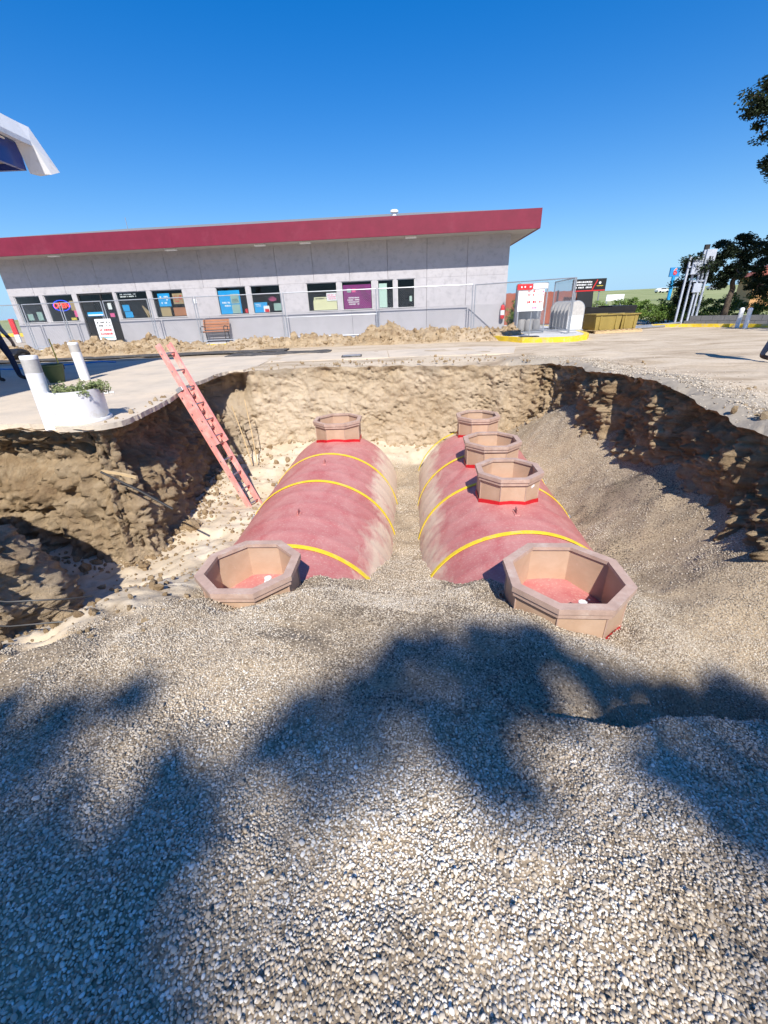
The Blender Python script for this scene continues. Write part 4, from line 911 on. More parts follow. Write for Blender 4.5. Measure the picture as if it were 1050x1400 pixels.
# windows
def prints(parent, x0, x1, z0, z1, y, m, rows, seed, dens=.8, th=.004):
    """rows of small printed strokes, too blurred in the photograph to read"""
    g = random.Random(seed); mb = MB(); h = (z1 - z0) / (rows * 1.6)
    for r_ in range(rows):
        z = z1 - (r_ + .5) * (z1 - z0) / rows; x = x0 + g.uniform(0, .1) * (x1 - x0)
        while x < x1 - .01:
            w = g.uniform(.3, .9) * h
            if g.random() < dens: mb.bb(x, min(x1, x + w), y - th, y, z - h * g.uniform(.35, .5), z + h * g.uniform(.35, .5))
            x += w + h * .25
    if mb.v: o = mb.build('print', m, parent); o['kind'] = 'stuff'
def card(parent, name, x0, x1, z0, z1, y, m):
    mb = MB(); mb.bb(x0, x1, y, y + .006, z0, z1); return mb.build(name, m, parent)
wins = []
for (a, b) in WIN:
    mb = MB(); t = .028
    mb.bb(a, b, .03, .10, SILL, SILL + t); mb.bb(a, b, .03, .10, HEAD - t, HEAD - .002); mb.bb(a, a + t, .03, .10, SILL + t, HEAD - t); mb.bb(b - t, b, .03, .10, SILL + t, HEAD - t)
    w = mb.build('window', M['frame'], sb)
    mb = MB(); mb.bb(a + t, b - t, .062, .068, SILL + t, HEAD - t); mb.build('pane', M['glass'], w)
    mb = MB(); mb.bb(a - .03, b + .03, -.05, .03, SILL + .002, SILL + .03); mb.build('sill', M['frame'], w)
    wins.append((w, a, b))
YI = .10
def text_mesh(txt, size, m, parent, loc, rot=(R(90), 0, 0), extr=.004, bold=0.0):
    cu = bpy.data.curves.new('lettering', 'FONT'); cu.body = txt; cu.size = size; cu.extrude = extr; cu.align_x = 'CENTER'; cu.align_y = 'CENTER'; cu.offset = bold
    tmp = bpy.data.objects.new('lettering', cu); me = bpy.data.meshes.new_from_object(tmp); bpy.data.objects.remove(tmp)
    me.materials.clear(); me.materials.append(m)
    o = bpy.data.objects.new('lettering', me); COL.objects.link(o); o.parent = parent; o.location = loc; o.rotation_euler = rot; return o
# window goods and posters (each a flat print or a box standing inside the glass)
w, a, b = wins[0]; card(w, 'notice', a + .25, a + .5, 1.3, 1.55, YI, M['sgreen']); card(w, 'notice', b - .45, b - .2, 1.28, 1.62, YI, M['sgreen'])
w, a, b = wins[1]
mb = MB(); cx, cz = a + .62, 1.83
mb.add([(cx + .40 * math.cos(t) * k, .11 + d, cz + .22 * math.sin(t) * k) for (k, d) in ((1, 0), (1, .02), (.9, .02), (.9, 0)) for t in np.linspace(0, 2 * math.pi, 32, endpoint=False)], ring_faces(4, 32) + [(96 + k, 96 + (k + 1) % 32, (k + 1) % 32, k) for k in range(32)])
ns = mb.build('open_sign', M['neonblue'], w); text_mesh('OPEN', .29, M['neonred'], w, (cx, .115, cz), bold=.012)
card(w, 'notice', b - .28, b - .08, 1.62, 2.0, YI, M['tanbox']); card(w, 'notice', b - .2, b - .06, 1.36, 1.62, YI, M['pink']); card(w, 'notice', b - .42, b - .18, 1.24, 1.34, YI, M['yellow'])
w, a, b = wins[2]; prints(w, a + .1, a + .85, 2.02, 2.2, YI, M['white'], 2, 5)
card(w, 'poster', a + .12, a + .42, 1.5, 1.75, YI, M['cblue']); card(w, 'poster', a + .15, a + .5, 1.25, 1.48, YI, M['cblue'])
for k in range(3):
    mb = MB(); mb.box((0, 0, 0), (.05, .03, .5), (0, R(-20 - 12 * k), 0)); mb.build('display_stick', M['tanbox'], w, loc=(b - .35 + .06 * k, .2, 1.45))
w, a, b = wins[3]; p_ = card(w, 'poster', a + .22, a + .75, 1.62, 2.12, YI, M['cblue']); prints(p_, a + .3, a + .66, 1.7, 2.05, YI - .001, M['white'], 3, 8, .6)
card(w, 'goods_box', a + .2, a + .65, 1.24, 1.6, YI + .04, M['tanbox']); card(w, 'goods_box', b - .62, b - .05, 1.24, 1.56, YI + .03, M['wood']); card(w, 'goods_box', b - .55, b - .1, 1.7, 2.1, YI + .05, M['tanbox']); prints(w, b - .5, b - .15, 1.75, 2.05, YI + .045, M['redp'], 3, 9, .7)
w, a, b = wins[4]; p_ = card(w, 'poster', a + .05, a + .98, 1.23, 2.12, YI, M['cblue']); prints(p_, a + .14, a + .5, 1.48, 1.72, YI - .001, M['white'], 2, 10, .85); q_ = card(w, 'notice', a + .56, a + .92, 1.62, 1.98, YI - .012, M['sgreen']); card(w, 'notice', a + .56, a + .92, 1.24, 1.58, YI - .012, M['sgreen']); prints(q_, a + .6, a + .88, 1.66, 1.8, YI - .014, M['dark'], 3, 11, .7); card(w, 'goods_box', b - .2, b - .08, 1.24, 1.4, YI, M['redp'])
w, a, b = wins[5]; p_ = card(w, 'poster', a + .05, a + .62, 1.23, 1.62, YI, M['cblue']); prints(p_, a + .1, a + .35, 1.45, 1.58, YI - .001, M['white'], 2, 12, .7); card(w, 'notice', a + .45, a + .7, 1.25, 1.48, YI - .014, M['white']); card(w, 'notice', a + .5, a + .68, 1.24, 1.36, YI - .024, M['redp']); card(w, 'notice', b - .38, b - .06, 1.28, 1.56, YI, M['sgreen'])
mb = MB()
for k in range(-3, 4): mb.box((a + .88 + k * .045, YI, 1.74 - .012 * abs(k)), (.018, .008, .2 - .03 * abs(k)), (0, R(k * 12), 0))
o_ = mb.build('pink_emblem', M['pink'], w); o_['kind'] = 'stuff'
w, a, b = wins[6]; p_ = card(w, 'price_board', a + .22, b - .06, 1.23, 1.60, YI + .01, M['cream']); q_ = card(w, 'price_board_header', a + .26, a + .95, 1.6, 1.72, YI + .015, M['cream']); prints(q_, a + .32, a + .8, 1.62, 1.7, YI + .013, M['dark'], 1, 13, .9); p_ = card(w, 'notice', b - .48, b - .05, 1.56, 1.86, YI - .01, M['white']); prints(p_, b - .44, b - .08, 1.6, 1.82, YI - .011, M['pink'], 3, 14, .8)
w, a, b = wins[7]; p_ = card(w, 'poster', a + .055, b - .055, 1.23, 2.12, YI, M['purple']); prints(p_, a + .2, a + .72, 1.36, 1.68, YI - .001, M['white'], 4, 15, .9)
mb = MB(); mb.bb(a + .22, a + .38, YI - .005, YI - .001, 1.84, 1.98); mb.build('print', M['sgreen'], p_); mb = MB(); mb.bb(a + .42, a + .58, YI - .005, YI - .001, 1.84, 1.98); mb.build('print', M['pink'], p_)
mb = MB()
for rr in (.34, .42, .5):
    pt = [(b - .05 - rr * math.cos(t) * .9, YI - .004, 2.1 - rr * 1.25 * math.sin(t)) for t in np.linspace(.1, 1.45, 9)]; mb.tube(pt, .009, 4)
o_ = mb.build('print_curves', M['dark'], p_); o_['kind'] = 'stuff'
w, a, b = wins[8]; card(w, 'blind', a + .05, a + .38, 1.23, 2.12, YI, M['mint'])
w, a, b = wins[9]; card(w, 'notice', b - .22, b - .12, 1.42, 1.62, YI + .1, M['mint'])
# door
a, b = DOOR; mb = MB(); t = .06
mb.bb(a, a + t, .03, .11, .15, HEAD - .002); mb.bb(b - t, b, .03, .11, .15, HEAD - .002); mb.bb(a + t, b - t, .03, .11, HEAD - t, HEAD - .002); mb.bb(a + t, b - t, .03, .11, .15, .2); mb.bb(a + 1.0, a + 1.05, .03, .11, .2, HEAD - t)
dr = mb.build('door', M['iron'], sb); mb = MB(); mb.bb(a + t, a + 1.0, .062, .068, .2, HEAD - t); mb.build('pane', M['glass'], dr); mb = MB(); mb.bb(a + 1.05, b - t, .062, .068, .2, HEAD - t); mb.build('pane', M['glass'], dr)
mb = MB(); mb.tube([(a + .9, .0, .95), (a + .9, .0, 1.35)], .015, 8); mb.build('handle', M['galv'], dr)
p_ = card(dr, 'door_banner', a + .22, a + .95, 1.36, 1.52, .02, M['cblue']); mb = MB(); mb.bb(a + .24, a + .93, .012, .018, 1.38, 1.43); mb.build('print', M['white'], p_)
card(dr, 'notice', b - .42, b - .25, 1.6, 1.85, YI, M['white']); card(dr, 'notice', b - .42, b - .22, 1.3, 1.45, YI, M['pink'])
mb = MB()
for k in range(5): mb.bb(-17.98 + k * .19, -17.98 + k * .19 + .07, -.012, -.001, 2.33, 2.44)
o_ = mb.build('house_number', M['greyband'], sb); o_['kind'] = 'stuff'
mb = MB(); mb.bb(-13.22, -13.06, -.04, -.001, 1.68, 1.86); mb.build('wall_socket_box', M['white'], sb, bevel=.008)
# sidewalk and yellow kerb
def strip(path, w, z0, z1):
    mb = MB(); P = [Vector((p[0], p[1])) for p in path]; L = []; Rr = []
    for i, p in enumerate(P):
        d = (P[min(i + 1, len(P) - 1)] - P[max(i - 1, 0)]).normalized(); n = Vector((d.y, -d.x)); L.append(p); Rr.append(p + n * w)
    for i in range(len(P) - 1):
        a, b, c, d = L[i], L[i + 1], Rr[i + 1], Rr[i]
        mb.add([(q.x, q.y, z) for z in (z0, z1) for q in (a, b, c, d)], [(0, 1, 2, 3), (4, 5, 6, 7), (0, 1, 5, 4), (2, 3, 7, 6)])
    e = [(L[0], Rr[0]), (L[-1], Rr[-1])]
    return mb
edge = [W(-26, -1.75), W(-16, -1.75), W(-8, -1.75), W(-2.2, -1.78), W(-1.2, -2.2), Vector((4.55, 15.7, 0)), Vector((4.95, 14.85, 0)), Vector((5.5, 14.42, 0)), Vector((6.2, 14.42, 0)), Vector((6.85, 14.85, 0)), Vector((7.25, 15.6, 0)), Vector((7.75, 17.6, 0)), Vector((8.1, 19.6, 0)), Vector((8.1, 24, 0))]
mb = MB(); poly = [(p.x, p.y) for p in edge] + [tuple(W(0.2, 5))[:2], tuple(W(0, -.0))[:2], tuple(W(-26, -.0))[:2]]; mb.prism(poly, -.05, .148); sw = mb.build('sidewalk', M['walk']); tag(sw, 'pale raised sidewalk along the shop front', kind='structure')
kb = strip([(p.x, p.y) for p in edge], .16, -.05, .156).build('kerb', M['kerbY']); tag(kb, 'worn yellow painted kerb along the sidewalk', kind='structure')

# ================================================================== CHAIN-LINK FENCE PANELS
def fence_panel(p0, p1, h, label, z0=.15, mid=False):
    p0, p1 = Vector(p0), Vector(p1); d = p1 - p0; w = d.length; ang = math.atan2(d.y, d.x)
    r = empty('chain_link_fence', (p0.x, p0.y, z0), ang); tag(r, label, 'fence', 'temporary chain-link panels before the shop')
    for x in (0.03, w - .03):
        mb = MB(); mb.tube([(x, 0, 0), (x, 0, h)], .021, 10); mb.build('post', M['galv'], r, True)
        mb = MB(); mb.box((x, 0, .012), (.1, .5, .02)); mb.build('foot_plate', M['galv'], r)
    mb = MB(); mb.tube([(.03, 0, h - .01), (w - .03, 0, h - .01)], .018, 8); mb.build('top_rail', M['galv'], r, True)
    mb = MB(); mb.tube([(.03, 0, .1), (w - .03, 0, .1)], .018, 8); mb.build('bottom_rail', M['galv'], r, True)
    if mid: mb = MB(); mb.tube([(.03, 0, .85), (w - .03, 0, .85)], .016, 8); mb.build('middle_rail', M['galv'], r, True)
    mb = MB(); st = .085; x0, x1, za, zb_ = .05, w - .05, .11, h - .02; H = zb_ - za
    for sg in (1, -1):
        c = x0 - H
        while c < x1:
            # line x = c + (z - za)  (or mirrored)
            t0 = max(0, x0 - c); t1 = min(H, x1 - c)
            if t1 > t0 + .02:
                a = (c + t0, za + t0); b = (c + t1, za + t1)
                if sg < 0: a = (x0 + x1 - a[0], a[1]); b = (x0 + x1 - b[0], b[1])
                mb.tube([(a[0], .004 * sg, a[1]), (b[0], .004 * sg, b[1])], .0022, 3, False)
            c += st
    o = mb.build('chain_link_mesh', M['galv'], r); o['kind'] = 'stuff'
    return r
FO = -.85
fs_ = [-22.2, -20.28, -18.55, -16.72, -14.72, -12.78, -9.12, -5.26, -1.44]
nm = ['chain-link fence panel at the far left end of the shop front', 'chain-link fence panel below the OPEN sign', 'chain-link fence panel across the shop door', 'chain-link fence panel just right of the shop door', 'chain-link fence panel left of the wooden bench', 'chain-link fence panel in front of the wooden bench and blue posters', 'chain-link fence panel in front of the purple poster', 'chain-link fence panel before the blank wall at right']
for i in range(len(fs_) - 1): fence_panel(W(fs_[i] + .02, FO), W(fs_[i + 1] - .02, FO), 1.76, nm[i], mid=(i == 6))
fence_panel(W(-1.42, FO), (6.82, 15.92, 0), 1.74, 'chain-link fence panel running forward to the yellow kerb')
fence_panel((6.86, 15.95, 0), (7.28, 18.9, 0), 1.74, 'chain-link fence panel beside the grey arched panels')
# poster tied to the fence by the door
ps = empty('fence_poster', W(-17.25, FO - .035, .42), BA); tag(ps, 'white poster with red print tied to the fence by the door', 'poster')
mb = MB(); mb.bb(0, .72, 0, .006, 0, .82); mb.build('sheet', M['white'], ps); prints(ps, .08, .64, .5, .74, -.001, M['iron'], 2, 21, .7); prints(ps, .06, .66, .16, .46, -.001, M['redp'], 2, 22, .95); mb = MB(); mb.bb(.06, .66, -.006, -.002, .09, .12); mb.build('print_line', M['cblue'], ps)

# ================================================================== BENCH
be = empty('park_bench', W(-12.3, -.52, .15), BA); tag(be, 'brown wooden slat bench with dark iron frame against the shop wall', 'bench')
for k in range(4): mb = MB(); mb.box((0, -.2 + k * .115, .43), (1.15, .095, .03)); mb.build('seat_slat', M['wood'], be, bevel=.005)
for k in range(4): mb = MB(); mb.box((0, .20 + .03 * k, .53 + .105 * k), (1.15, .028, .09), (R(-14), 0, 0)); mb.build('back_slat', M['wood'], be, bevel=.005)
for sx in (-.5, .5):
    mb = MB(); mb.tube([(sx, -.24, 0), (sx, -.20, .40)], .022, 6); mb.build('leg', M['iron'], be); mb = MB(); mb.tube([(sx, .22, 0), (sx, .16, .40), (sx, .32, .9)], .022, 6); mb.build('leg', M['iron'], be)
    mb = MB(); mb.tube([(sx, -.24, .4), (sx, -.26, .6), (sx, -.1, .64), (sx, .2, .6)], .018, 6); mb.build('armrest', M['iron'], be); mb = MB(); mb.tube([(sx, -.22, .405), (sx, .18, .405)], .018, 6); mb.build('seat_support', M['iron'], be)

# ================================================================== DIRT BERM
def berm():
    ss = np.arange(-21.5, .4, .05); yy = np.arange(-1.0, 1.15, .05); A, B = np.meshgrid(ss, yy, indexing='ij')
    cyc = -2.45 + .15 * np.sin(A * .7); h = .30 + .14 * fbm(A * .8, 0 * A, o=3, seed=121) +   .12 * np.exp(-((A + 4.9 + 0 * B) / .75) ** 2) + .14 * np.exp(-((A + 1.1) / 1.0) ** 2) + .10 * np.exp(-((A + 2.7) / .6) ** 2)
    h = np.maximum(h, .06); wd = .72 + .2 * np.exp(-((A + 4.9) / 1.0) ** 2)
    Z = h * np.exp(-(B / wd) ** 2 * 1.5) - .06 * sstep(.75, 1.05, np.abs(B)) - .02 + sstep(.02, .2, h * np.exp(-(B / wd) ** 2 * 1.5)) * (  .08 * fbm(A * 5, B * 5, o=5, seed=131, g=.7) + .10 * np.abs(fbm(A * 2.6, B * 2.6, o=3, seed=133)))
    eb = sstep(1.12, .8, np.abs(B)); Z = Z * eb - .07 * (1 - eb)
    end = sstep(.4, -.2, A) * sstep(-21.5, -21.0, A); Z = Z * end - .05 * (1 - end)
    c, sn = math.cos(BA), math.sin(BA); Y = cyc + B
    V = np.stack([BX + A * c - Y * sn, BY + A * sn + Y * c, Z], -1)
    o = grid_obj('dirt_berm', V, M['soil'], False, None, {'pale': .2 + .3 * fbm(A, B, o=2, seed=3), 'dark': np.clip(.2 * fbm(A * 3, B * 3, o=2, seed=5), 0, 1)}); tag(o, 'low berm of loose tan dirt heaped along the yellow kerb', kind='structure')
    g = np.random.default_rng(3); F_ = V.reshape(-1, 3); F_ = F_[F_[:, 2] > .03]; P = F_[g.integers(0, len(F_), 3800)]; n = len(P); r_ = g.gamma(1.5, .022) + 0 * P[:, 0]; r_ = g.gamma(1.4, .024, n) + .012
    q = scatter('dirt_rubble', P + np.c_[g.normal(0, .02, (n, 2)), np.zeros(n)], g.uniform(0, 6.28, (n, 3)), np.repeat(r_[:, None], 3, 1) * g.uniform(.6, 1.3, (n, 3)), np.zeros(n), ccol); tag(q, 'broken dirt lumps strewn over the berm before the shop', 'rubble', kind='stuff')
berm()

# ================================================================== YARD AT RIGHT OF THE SHOP
# fire extinguisher on the corner
ex_ = empty('fire_extinguisher', W(-.13, -.16, .62), BA); tag(ex_, 'red fire extinguisher hanging at the right corner of the shop', 'extinguisher')
mb = MB(); mb.lathe([(0, 0), (.075, .0), (.085, .04), (.085, .42), (.06, .5), (.03, .52), (0, .52)], 20); mb.build('cylinder', M['redp'], ex_, True)
mb = MB(); mb.lathe([(.087, .14), (.087, .32)], 20); mb.build('label', M['white'], ex_); mb = MB(); mb.tube([(0, 0, .5), (0, 0, .58), (.03, -.07, .6)], .016, 6); mb.tube([(0, 0, .56), (.1, 0, .5), (.1, 0, .2)], .012, 6); mb.build('valve_and_hose', M['black'], ex_); mb = MB(); mb.bb(-.05, .05, .09, .135, .1, .5); mb.build('bracket', M['iron'], ex_)
# gas bottle cage
cg = empty('gas_bottle_cage', (5.72, 17.0, .15), R(-8)); tag(cg, 'galvanised mesh gas bottle cage on the sidewalk at the shop corner', 'cage')
cw, cd, chh = .95, .75, 1.62
for x in (-cw / 2, cw / 2):
    for y in (-cd / 2, cd / 2): mb = MB(); mb.bb(x - .02, x + .02, y - .02, y + .02, 0, chh); mb.build('corner_post', M['galv'], cg)
for z in (.05, .8, chh): 
    for y in (-cd / 2, cd / 2): mb = MB(); mb.bb(-cw / 2 + .021, cw / 2 - .021, y - .018, y + .018, z - .018, z + .018); mb.build('rail', M['galv'], cg)
    for x in (-cw / 2, cw / 2): mb = MB(); mb.bb(x - .018, x + .018, -cd / 2 + .021, cd / 2 - .021, z - .018, z + .018); mb.build('rail', M['galv'], cg)
mb = MB(); mb.bb(-cw / 2, cw / 2, -cd / 2, cd / 2, chh + .02, chh + .04); mb.build('roof_sheet', M['galv'], cg)
mb = MB()
for k in range(-14, 24):
    for sg in (1, -1):
        a0 = k * .06 - cw / 2; t0 = max(0, -cw / 2 - a0); t1 = min(chh, cw / 2 - a0)
        if t1 > t0 + .02: mb.tube([(sg * (a0 + t0), -cd / 2 - .02, t0), (sg * (a0 + t1), -cd / 2 - .02, t1)], .004, 3, False)
o = mb.build('front_mesh', M['galv'], cg); o['kind'] = 'stuff'
mb = MB(); mb.bb(-cw / 2 + .03, cw / 2 - .03, cd / 2 - .012, cd / 2 + .0, .07, chh - .03); mb.bb(-cw / 2, -cw / 2 + .012, -cd / 2 + .03, cd / 2 - .03, .07, chh - .03); mb.build('back_sheets', M['galv'], cg)
for k, (x, y) in enumerate(((-.28, -.1), (0, -.12), (.28, -.08), (-.15, .2), (.17, .2))):
    for z in (.08, .84):
        b_ = empty('gas_bottle', (0, 0, 0)); b_.parent = cg; b_.location = (x, y, z)
        mb = MB(); mb.lathe([(0, 0), (.11, 0), (.13, .04), (.135, .1), (.135, .3), (.10, .38), (.03, .41), (0, .41)], 14); mb.build('bottle_body', M['greyband'], b_, True)
# price sign board on a stand
sg_ = empty('price_sign', (5.02, 14.98, .155), R(-2)); tag(sg_, 'white price board with red print and red header on a thin stand at the kerb', 'sign')
mb = MB(); mb.tube([(.08, 0, .02), (.08, 0, 1.5)], .018, 8); mb.build('pole', M['galv'], sg_); mb = MB(); mb.bb(-.22, .38, -.16, .16, 0, .02); mb.build('base_plate', M['iron'], sg_)
mb = MB(); mb.bb(-.40, .42, -.045, -.02, .78, 1.42); bd = mb.build('board', M['white'], sg_); prints(bd, -.1, .12, 1.2, 1.4, -.046, M['redp'], 2, 31, .6); prints(bd, -.12, .38, .98, 1.1, -.046, M['redp'], 1, 32, .85); prints(bd, .16, .40, 1.2, 1.38, -.046, M['pink'], 2, 33, .6); prints(bd, -.12, .38, .82, .92, -.046, M['pink'], 1, 34, .4)
mb = MB(); mb.bb(-.46, .02, -.075, -.05, 1.40, 1.56); hd = mb.build('header', M['redp'], sg_); prints(hd, -.42, -.02, 1.44, 1.52, -.076, M['white'], 1, 35, .6); mb = MB(); mb.bb(.04, .50, -.075, -.05, 1.42, 1.56); mb.build('header', M['white'], sg_)
# row of arched grey panels
for k in range(6):
    o_ = empty('arched_panel', (7.62 - .03 * k, 17.35 + .27 * k, .15), R(-6)); tag(o_, ['white-fronted grey arched panel, nearest of the row by the kerb', 'grey arched panel, second of the row from the kerb', 'grey arched panel, third of the row from the kerb', 'grey arched panel, fourth of the row from the kerb', 'grey arched panel, fifth of the row from the kerb', 'grey arched panel, farthest of the row from the kerb'][k], 'panel', 'row of arched panels beside the shop')
    def arch(r, h): return [(-r, 0), (r, 0)] + [(r * math.cos(t), h - r + r * math.sin(t)) for t in np.linspace(0, math.pi, 15)]
    mb = MB(); P = arch(.29, 1.02); n_ = len(P)
    for (ya, yb) in ((0, .05),): mb.add([(x, ya, z) for x, z in P] + [(x, yb, z) for x, z in P], [tuple(range(n_)), tuple(range(n_, 2 * n_))[::-1]] + [(i, (i + 1) % n_, n_ + (i + 1) % n_, n_ + i) for i in range(n_)])
    mb.build('arch_sheet', M['greyband'], o_)
    mb = MB(); pts_ = [(x * 1.01, .02, z) for x, z in P[1:]]; mb.tube([(p[0], p[1], max(p[2], .02)) for p in pts_] , .022, 6); mb.build('edge_tube', M['galv'], o_)
    if k == 0: mb = MB(); mb.bb(-.27, .27, -.012, -.002, .04, .52); mb.build('lower_face', M['white'], o_)
    mb = MB(); mb.bb(-.32, .32, -.12, .2, .0, .03); mb.build('foot', M['galv'], o_)
# olive tubs on a pallet
pal = empty('wooden_pallet', (9.35, 18.0, 0), R(8)); tag(pal, 'raw pine pallet under the olive fibreglass tubs', 'pallet')
for k in range(3): mb = MB(); mb.bb(-1.0, 1.0, -.62 + k * .57, -.52 + k * .57, 0, .085); mb.build('runner', M['pallet'], pal)
for k in range(9): mb = MB(); mb.bb(-1.0 + k * .225, -.87 + k * .225, -.63, .63, .087, .107); mb.build('deck_board', M['pallet'], pal)
def tub(x, y, w, d, h, label):
    o_ = empty('fibreglass_tub', (x, y, .11), R(8)); tag(o_, label, 'tub', 'olive tubs by the dumpster')
    mb = MB(); rows = []
    for (k, z) in ((.92, 0), (1.0, h), (1.0, h + .001), (.96, h), (.89, .03)): rows += [(-w / 2 * k, -d / 2 * k, z), (w / 2 * k, -d / 2 * k, z), (w / 2 * k, d / 2 * k, z), (-w / 2 * k, d / 2 * k, z)]
    mb.add(rows, ring_faces(5, 4) + [(16, 17, 18, 19), (0, 1, 2, 3)]); mb.build('tub_body', M['gold'], o_)
    mb = MB(); W2, D2 = w / 2 + .05, d / 2 + .05
    mb.bb(-W2, W2, -D2, -d / 2 + .005, h - .03, h + .01); mb.bb(-W2, W2, d / 2 - .005, D2, h - .03, h + .01); mb.bb(-W2, -w / 2 + .005, -d / 2 + .006, d / 2 - .006, h - .03, h + .01); mb.bb(w / 2 - .005, W2, -d / 2 + .006, d / 2 - .006, h - .03, h + .01); mb.build('flange', M['gold'], o_)
    for k in (-.3, .3): mb = MB(); mb.bb(k * w - .03, k * w + .03, -d / 2 * 1.0 - .012, -d / 2 * .9, .04, h - .035); mb.build('stiffener', M['gold'], o_)
tub(8.95, 17.95, 1.1, .9, .56, 'left larger olive-gold fibreglass tub on the pallet'); tub(9.95, 18.25, .7, .9, .54, 'right smaller olive-gold fibreglass tub on the pallet')
# dumpster
dp = empty('dumpster', (10.8, 21.6, 0), R(-3)); tag(dp, 'black dumpster with one lid thrown open behind the olive tubs', 'dumpster')
mb = MB(); rows = []
for (w, d, z) in ((1.0, .62, .12), (1.15, .75, .86), (1.10, .70, .86), (.96, .58, .16)): rows += [(-w, -d, z), (w, -d, z), (w, d, z), (-w, d, z)]
mb.add(rows, ring_faces(4, 4) + [(12, 13, 14, 15), (0, 1, 2, 3)]); mb.build('body', M['black'], dp)
mb = MB(); mb.bb(.02, 1.14, -.74, .74, .862, .90); mb.build('lid', M['black'], dp); mb = MB(); mb.box((-.72, .66, 1.2), (.78, .04, .70), (R(-8), 0, R(6))); mb.build('lid', M['black'], dp)
for x in (-.85, .85):
    for y in (-.5, .5): mb = MB(); mb.tube([(x - .02, y, .06), (x + .02, y, .06)], .06, 12); mb.build('caster', M['iron'], dp)
mb = MB(); mb.bb(-1.0, 1.0, -.79, -.75, .55, .63); mb.build('lift_bar', M['iron'], dp)
# long black board sign on posts
bb_ = empty('black_banner_sign', (11.4, 24.9, 0), R(-6)); tag(bb_, 'long black sign board with white print raised behind the dumpster', 'sign')
for x in (-.6, .6): mb = MB(); mb.tube([(x, .04, 0), (x, .04, 2.1)], .035, 8); mb.build('post', M['galv'], bb_)
mb = MB(); mb.bb(-.86, .86, -.03, 0, 1.58, 2.18); bd = mb.build('board', M['black'], bb_); prints(bd, -.7, .15, 1.72, 2.1, -.031, M['white'], 3, 41, .9); mb = MB(); mb.bb(-.84, .84, -.036, -.031, 1.6, 1.65); mb.build('red_edge', M['redp'], bd); mb = MB(); mb.box((.3, -.033, 1.9), (.05, .004, .5), (0, R(25), 0)); mb.build('red_edge', M['redp'], bd); mb = MB(); mb.lathe([(0, -.004), (.06, -.004), (.06, .0), (0, 0)], 14); q = mb.build('print_disc', M['white'], bd, loc=(.55, -.036, 1.98)); q.rotation_euler = (R(90), 0, 0); prints(bd, .4, .75, 1.8, 1.88, -.031, M['yellow'], 1, 43, .8)
# terracotta slat screen
sc_ = empty('slat_screen', (7.2, 25.9, 0), R(-2)); tag(sc_, 'terracotta vertical slat screen fence behind the gas bottle cage', 'fence')
for k in range(36): mb = MB(); mb.bb(k * .125, k * .125 + .115, 0, .025, .05, 1.66 + .012 * (k % 3)); mb.build('slat', M['rust'], sc_)
for k in range(4): mb = MB(); mb.bb(k * 1.46, k * 1.46 + .07, -.08, -.002, 0, 1.72); mb.build('post', M['iron'], sc_)
# steel sign frame
sf = empty('steel_pipe_rack', (13.6, 20.5, 0), R(-4)); tag(sf, 'tall blue-grey steel pipe rack with boxes in front of the dark tree', 'rack')
for (x, y, h) in ((0, 0, 2.68), (.32, .1, 2.5), (.52, 0, 3.0), (.76, .15, 2.75), (.86, 0, 2.35)): mb = MB(); mb.bb(x - .035, x + .035, y - .035, y + .035, 0, h); mb.build('post', M['steelblue'], sf)
for (x0, x1, z) in ((0, .52, 2.62), (0, .86, 2.3), (.32, .86, 1.75), (.52, .86, 2.7)): mb = MB(); mb.bb(x0, x1, -.03, .03, z - .03, z + .03); mb.build('crossbar', M['steelblue'], sf)
for (x0, x1, z0, z1) in ((.10, .44, 2.0, 2.56), (.56, .96, 2.38, 2.92), (.36, .70, 1.3, 1.66)): mb = MB(); mb.bb(x0, x1, -.12, -.04, z0, z1); mb.build('box_panel', M['steelblue'], sf, bevel=.01)
mb = MB(); mb.bb(.48, .66, -.05, .06, 2.92, 3.1); mb.build('cap_box', M['iron'], sf); prints(sf, .68, .92, 2.5, 2.72, -.122, M['iron'], 1, 44, .9)
for k, (a, b, r) in enumerate((((10.3, 18.9, .05), (13.3, 20.3, .05), .05), ((10.5, 18.7, .05), (12.9, 19.6, .05), .045), ((10.9, 19.5, .05), (13.6, 20.1, .12), .04))):
    stick('steel_pipe', a, b, r, M['galv'], ['long grey pipe on the ground left of the rack, middle one', 'short grey pipe on the ground left of the rack, nearest one', 'thin grey pipe on the ground left of the rack, farthest one'][k], 'pipe', 'pipes on the ground by the rack', 10)
for k, (x, y) in enumerate(((14.0, 17.35), (13.95, 16.9))):
    b_ = empty('parking_bollard', (x, y, 0)); tag(b_, ['left of two pale blue-white bollards in tree shade', 'right of two pale blue-white bollards in tree shade'][k], 'bollard', 'pale bollards in the shade')
    mb = MB(); mb.lathe([(0, 0), (.075, 0), (.075, .60), (0, .60)], 18); mb.build('post', M['white'], b_, True); mb = MB(); mb.lathe([(.08, .60), (.08, .66), (.05, .70), (0, .71)], 18); mb.build('cap', M['white'], b_, True)
kb2 = strip([(12.2, 19.9), (13.4, 18.9), (14.4, 17.6), (15.4, 16.0)], .16, 0, .12).build('kerb', M['kerbY']); tag(kb2, 'faded yellow kerb below the dark tree', kind='structure')
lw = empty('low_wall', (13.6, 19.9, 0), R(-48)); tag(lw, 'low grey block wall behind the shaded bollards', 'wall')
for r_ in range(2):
    for k in range(9): mb = MB(); mb.bb(k * .41 + (.2 if r_ else 0), k * .41 + .4 + (.2 if r_ else 0), 0, .19, r_ * .2, r_ * .2 + .19); mb.build('block', M['dblock'], lw)

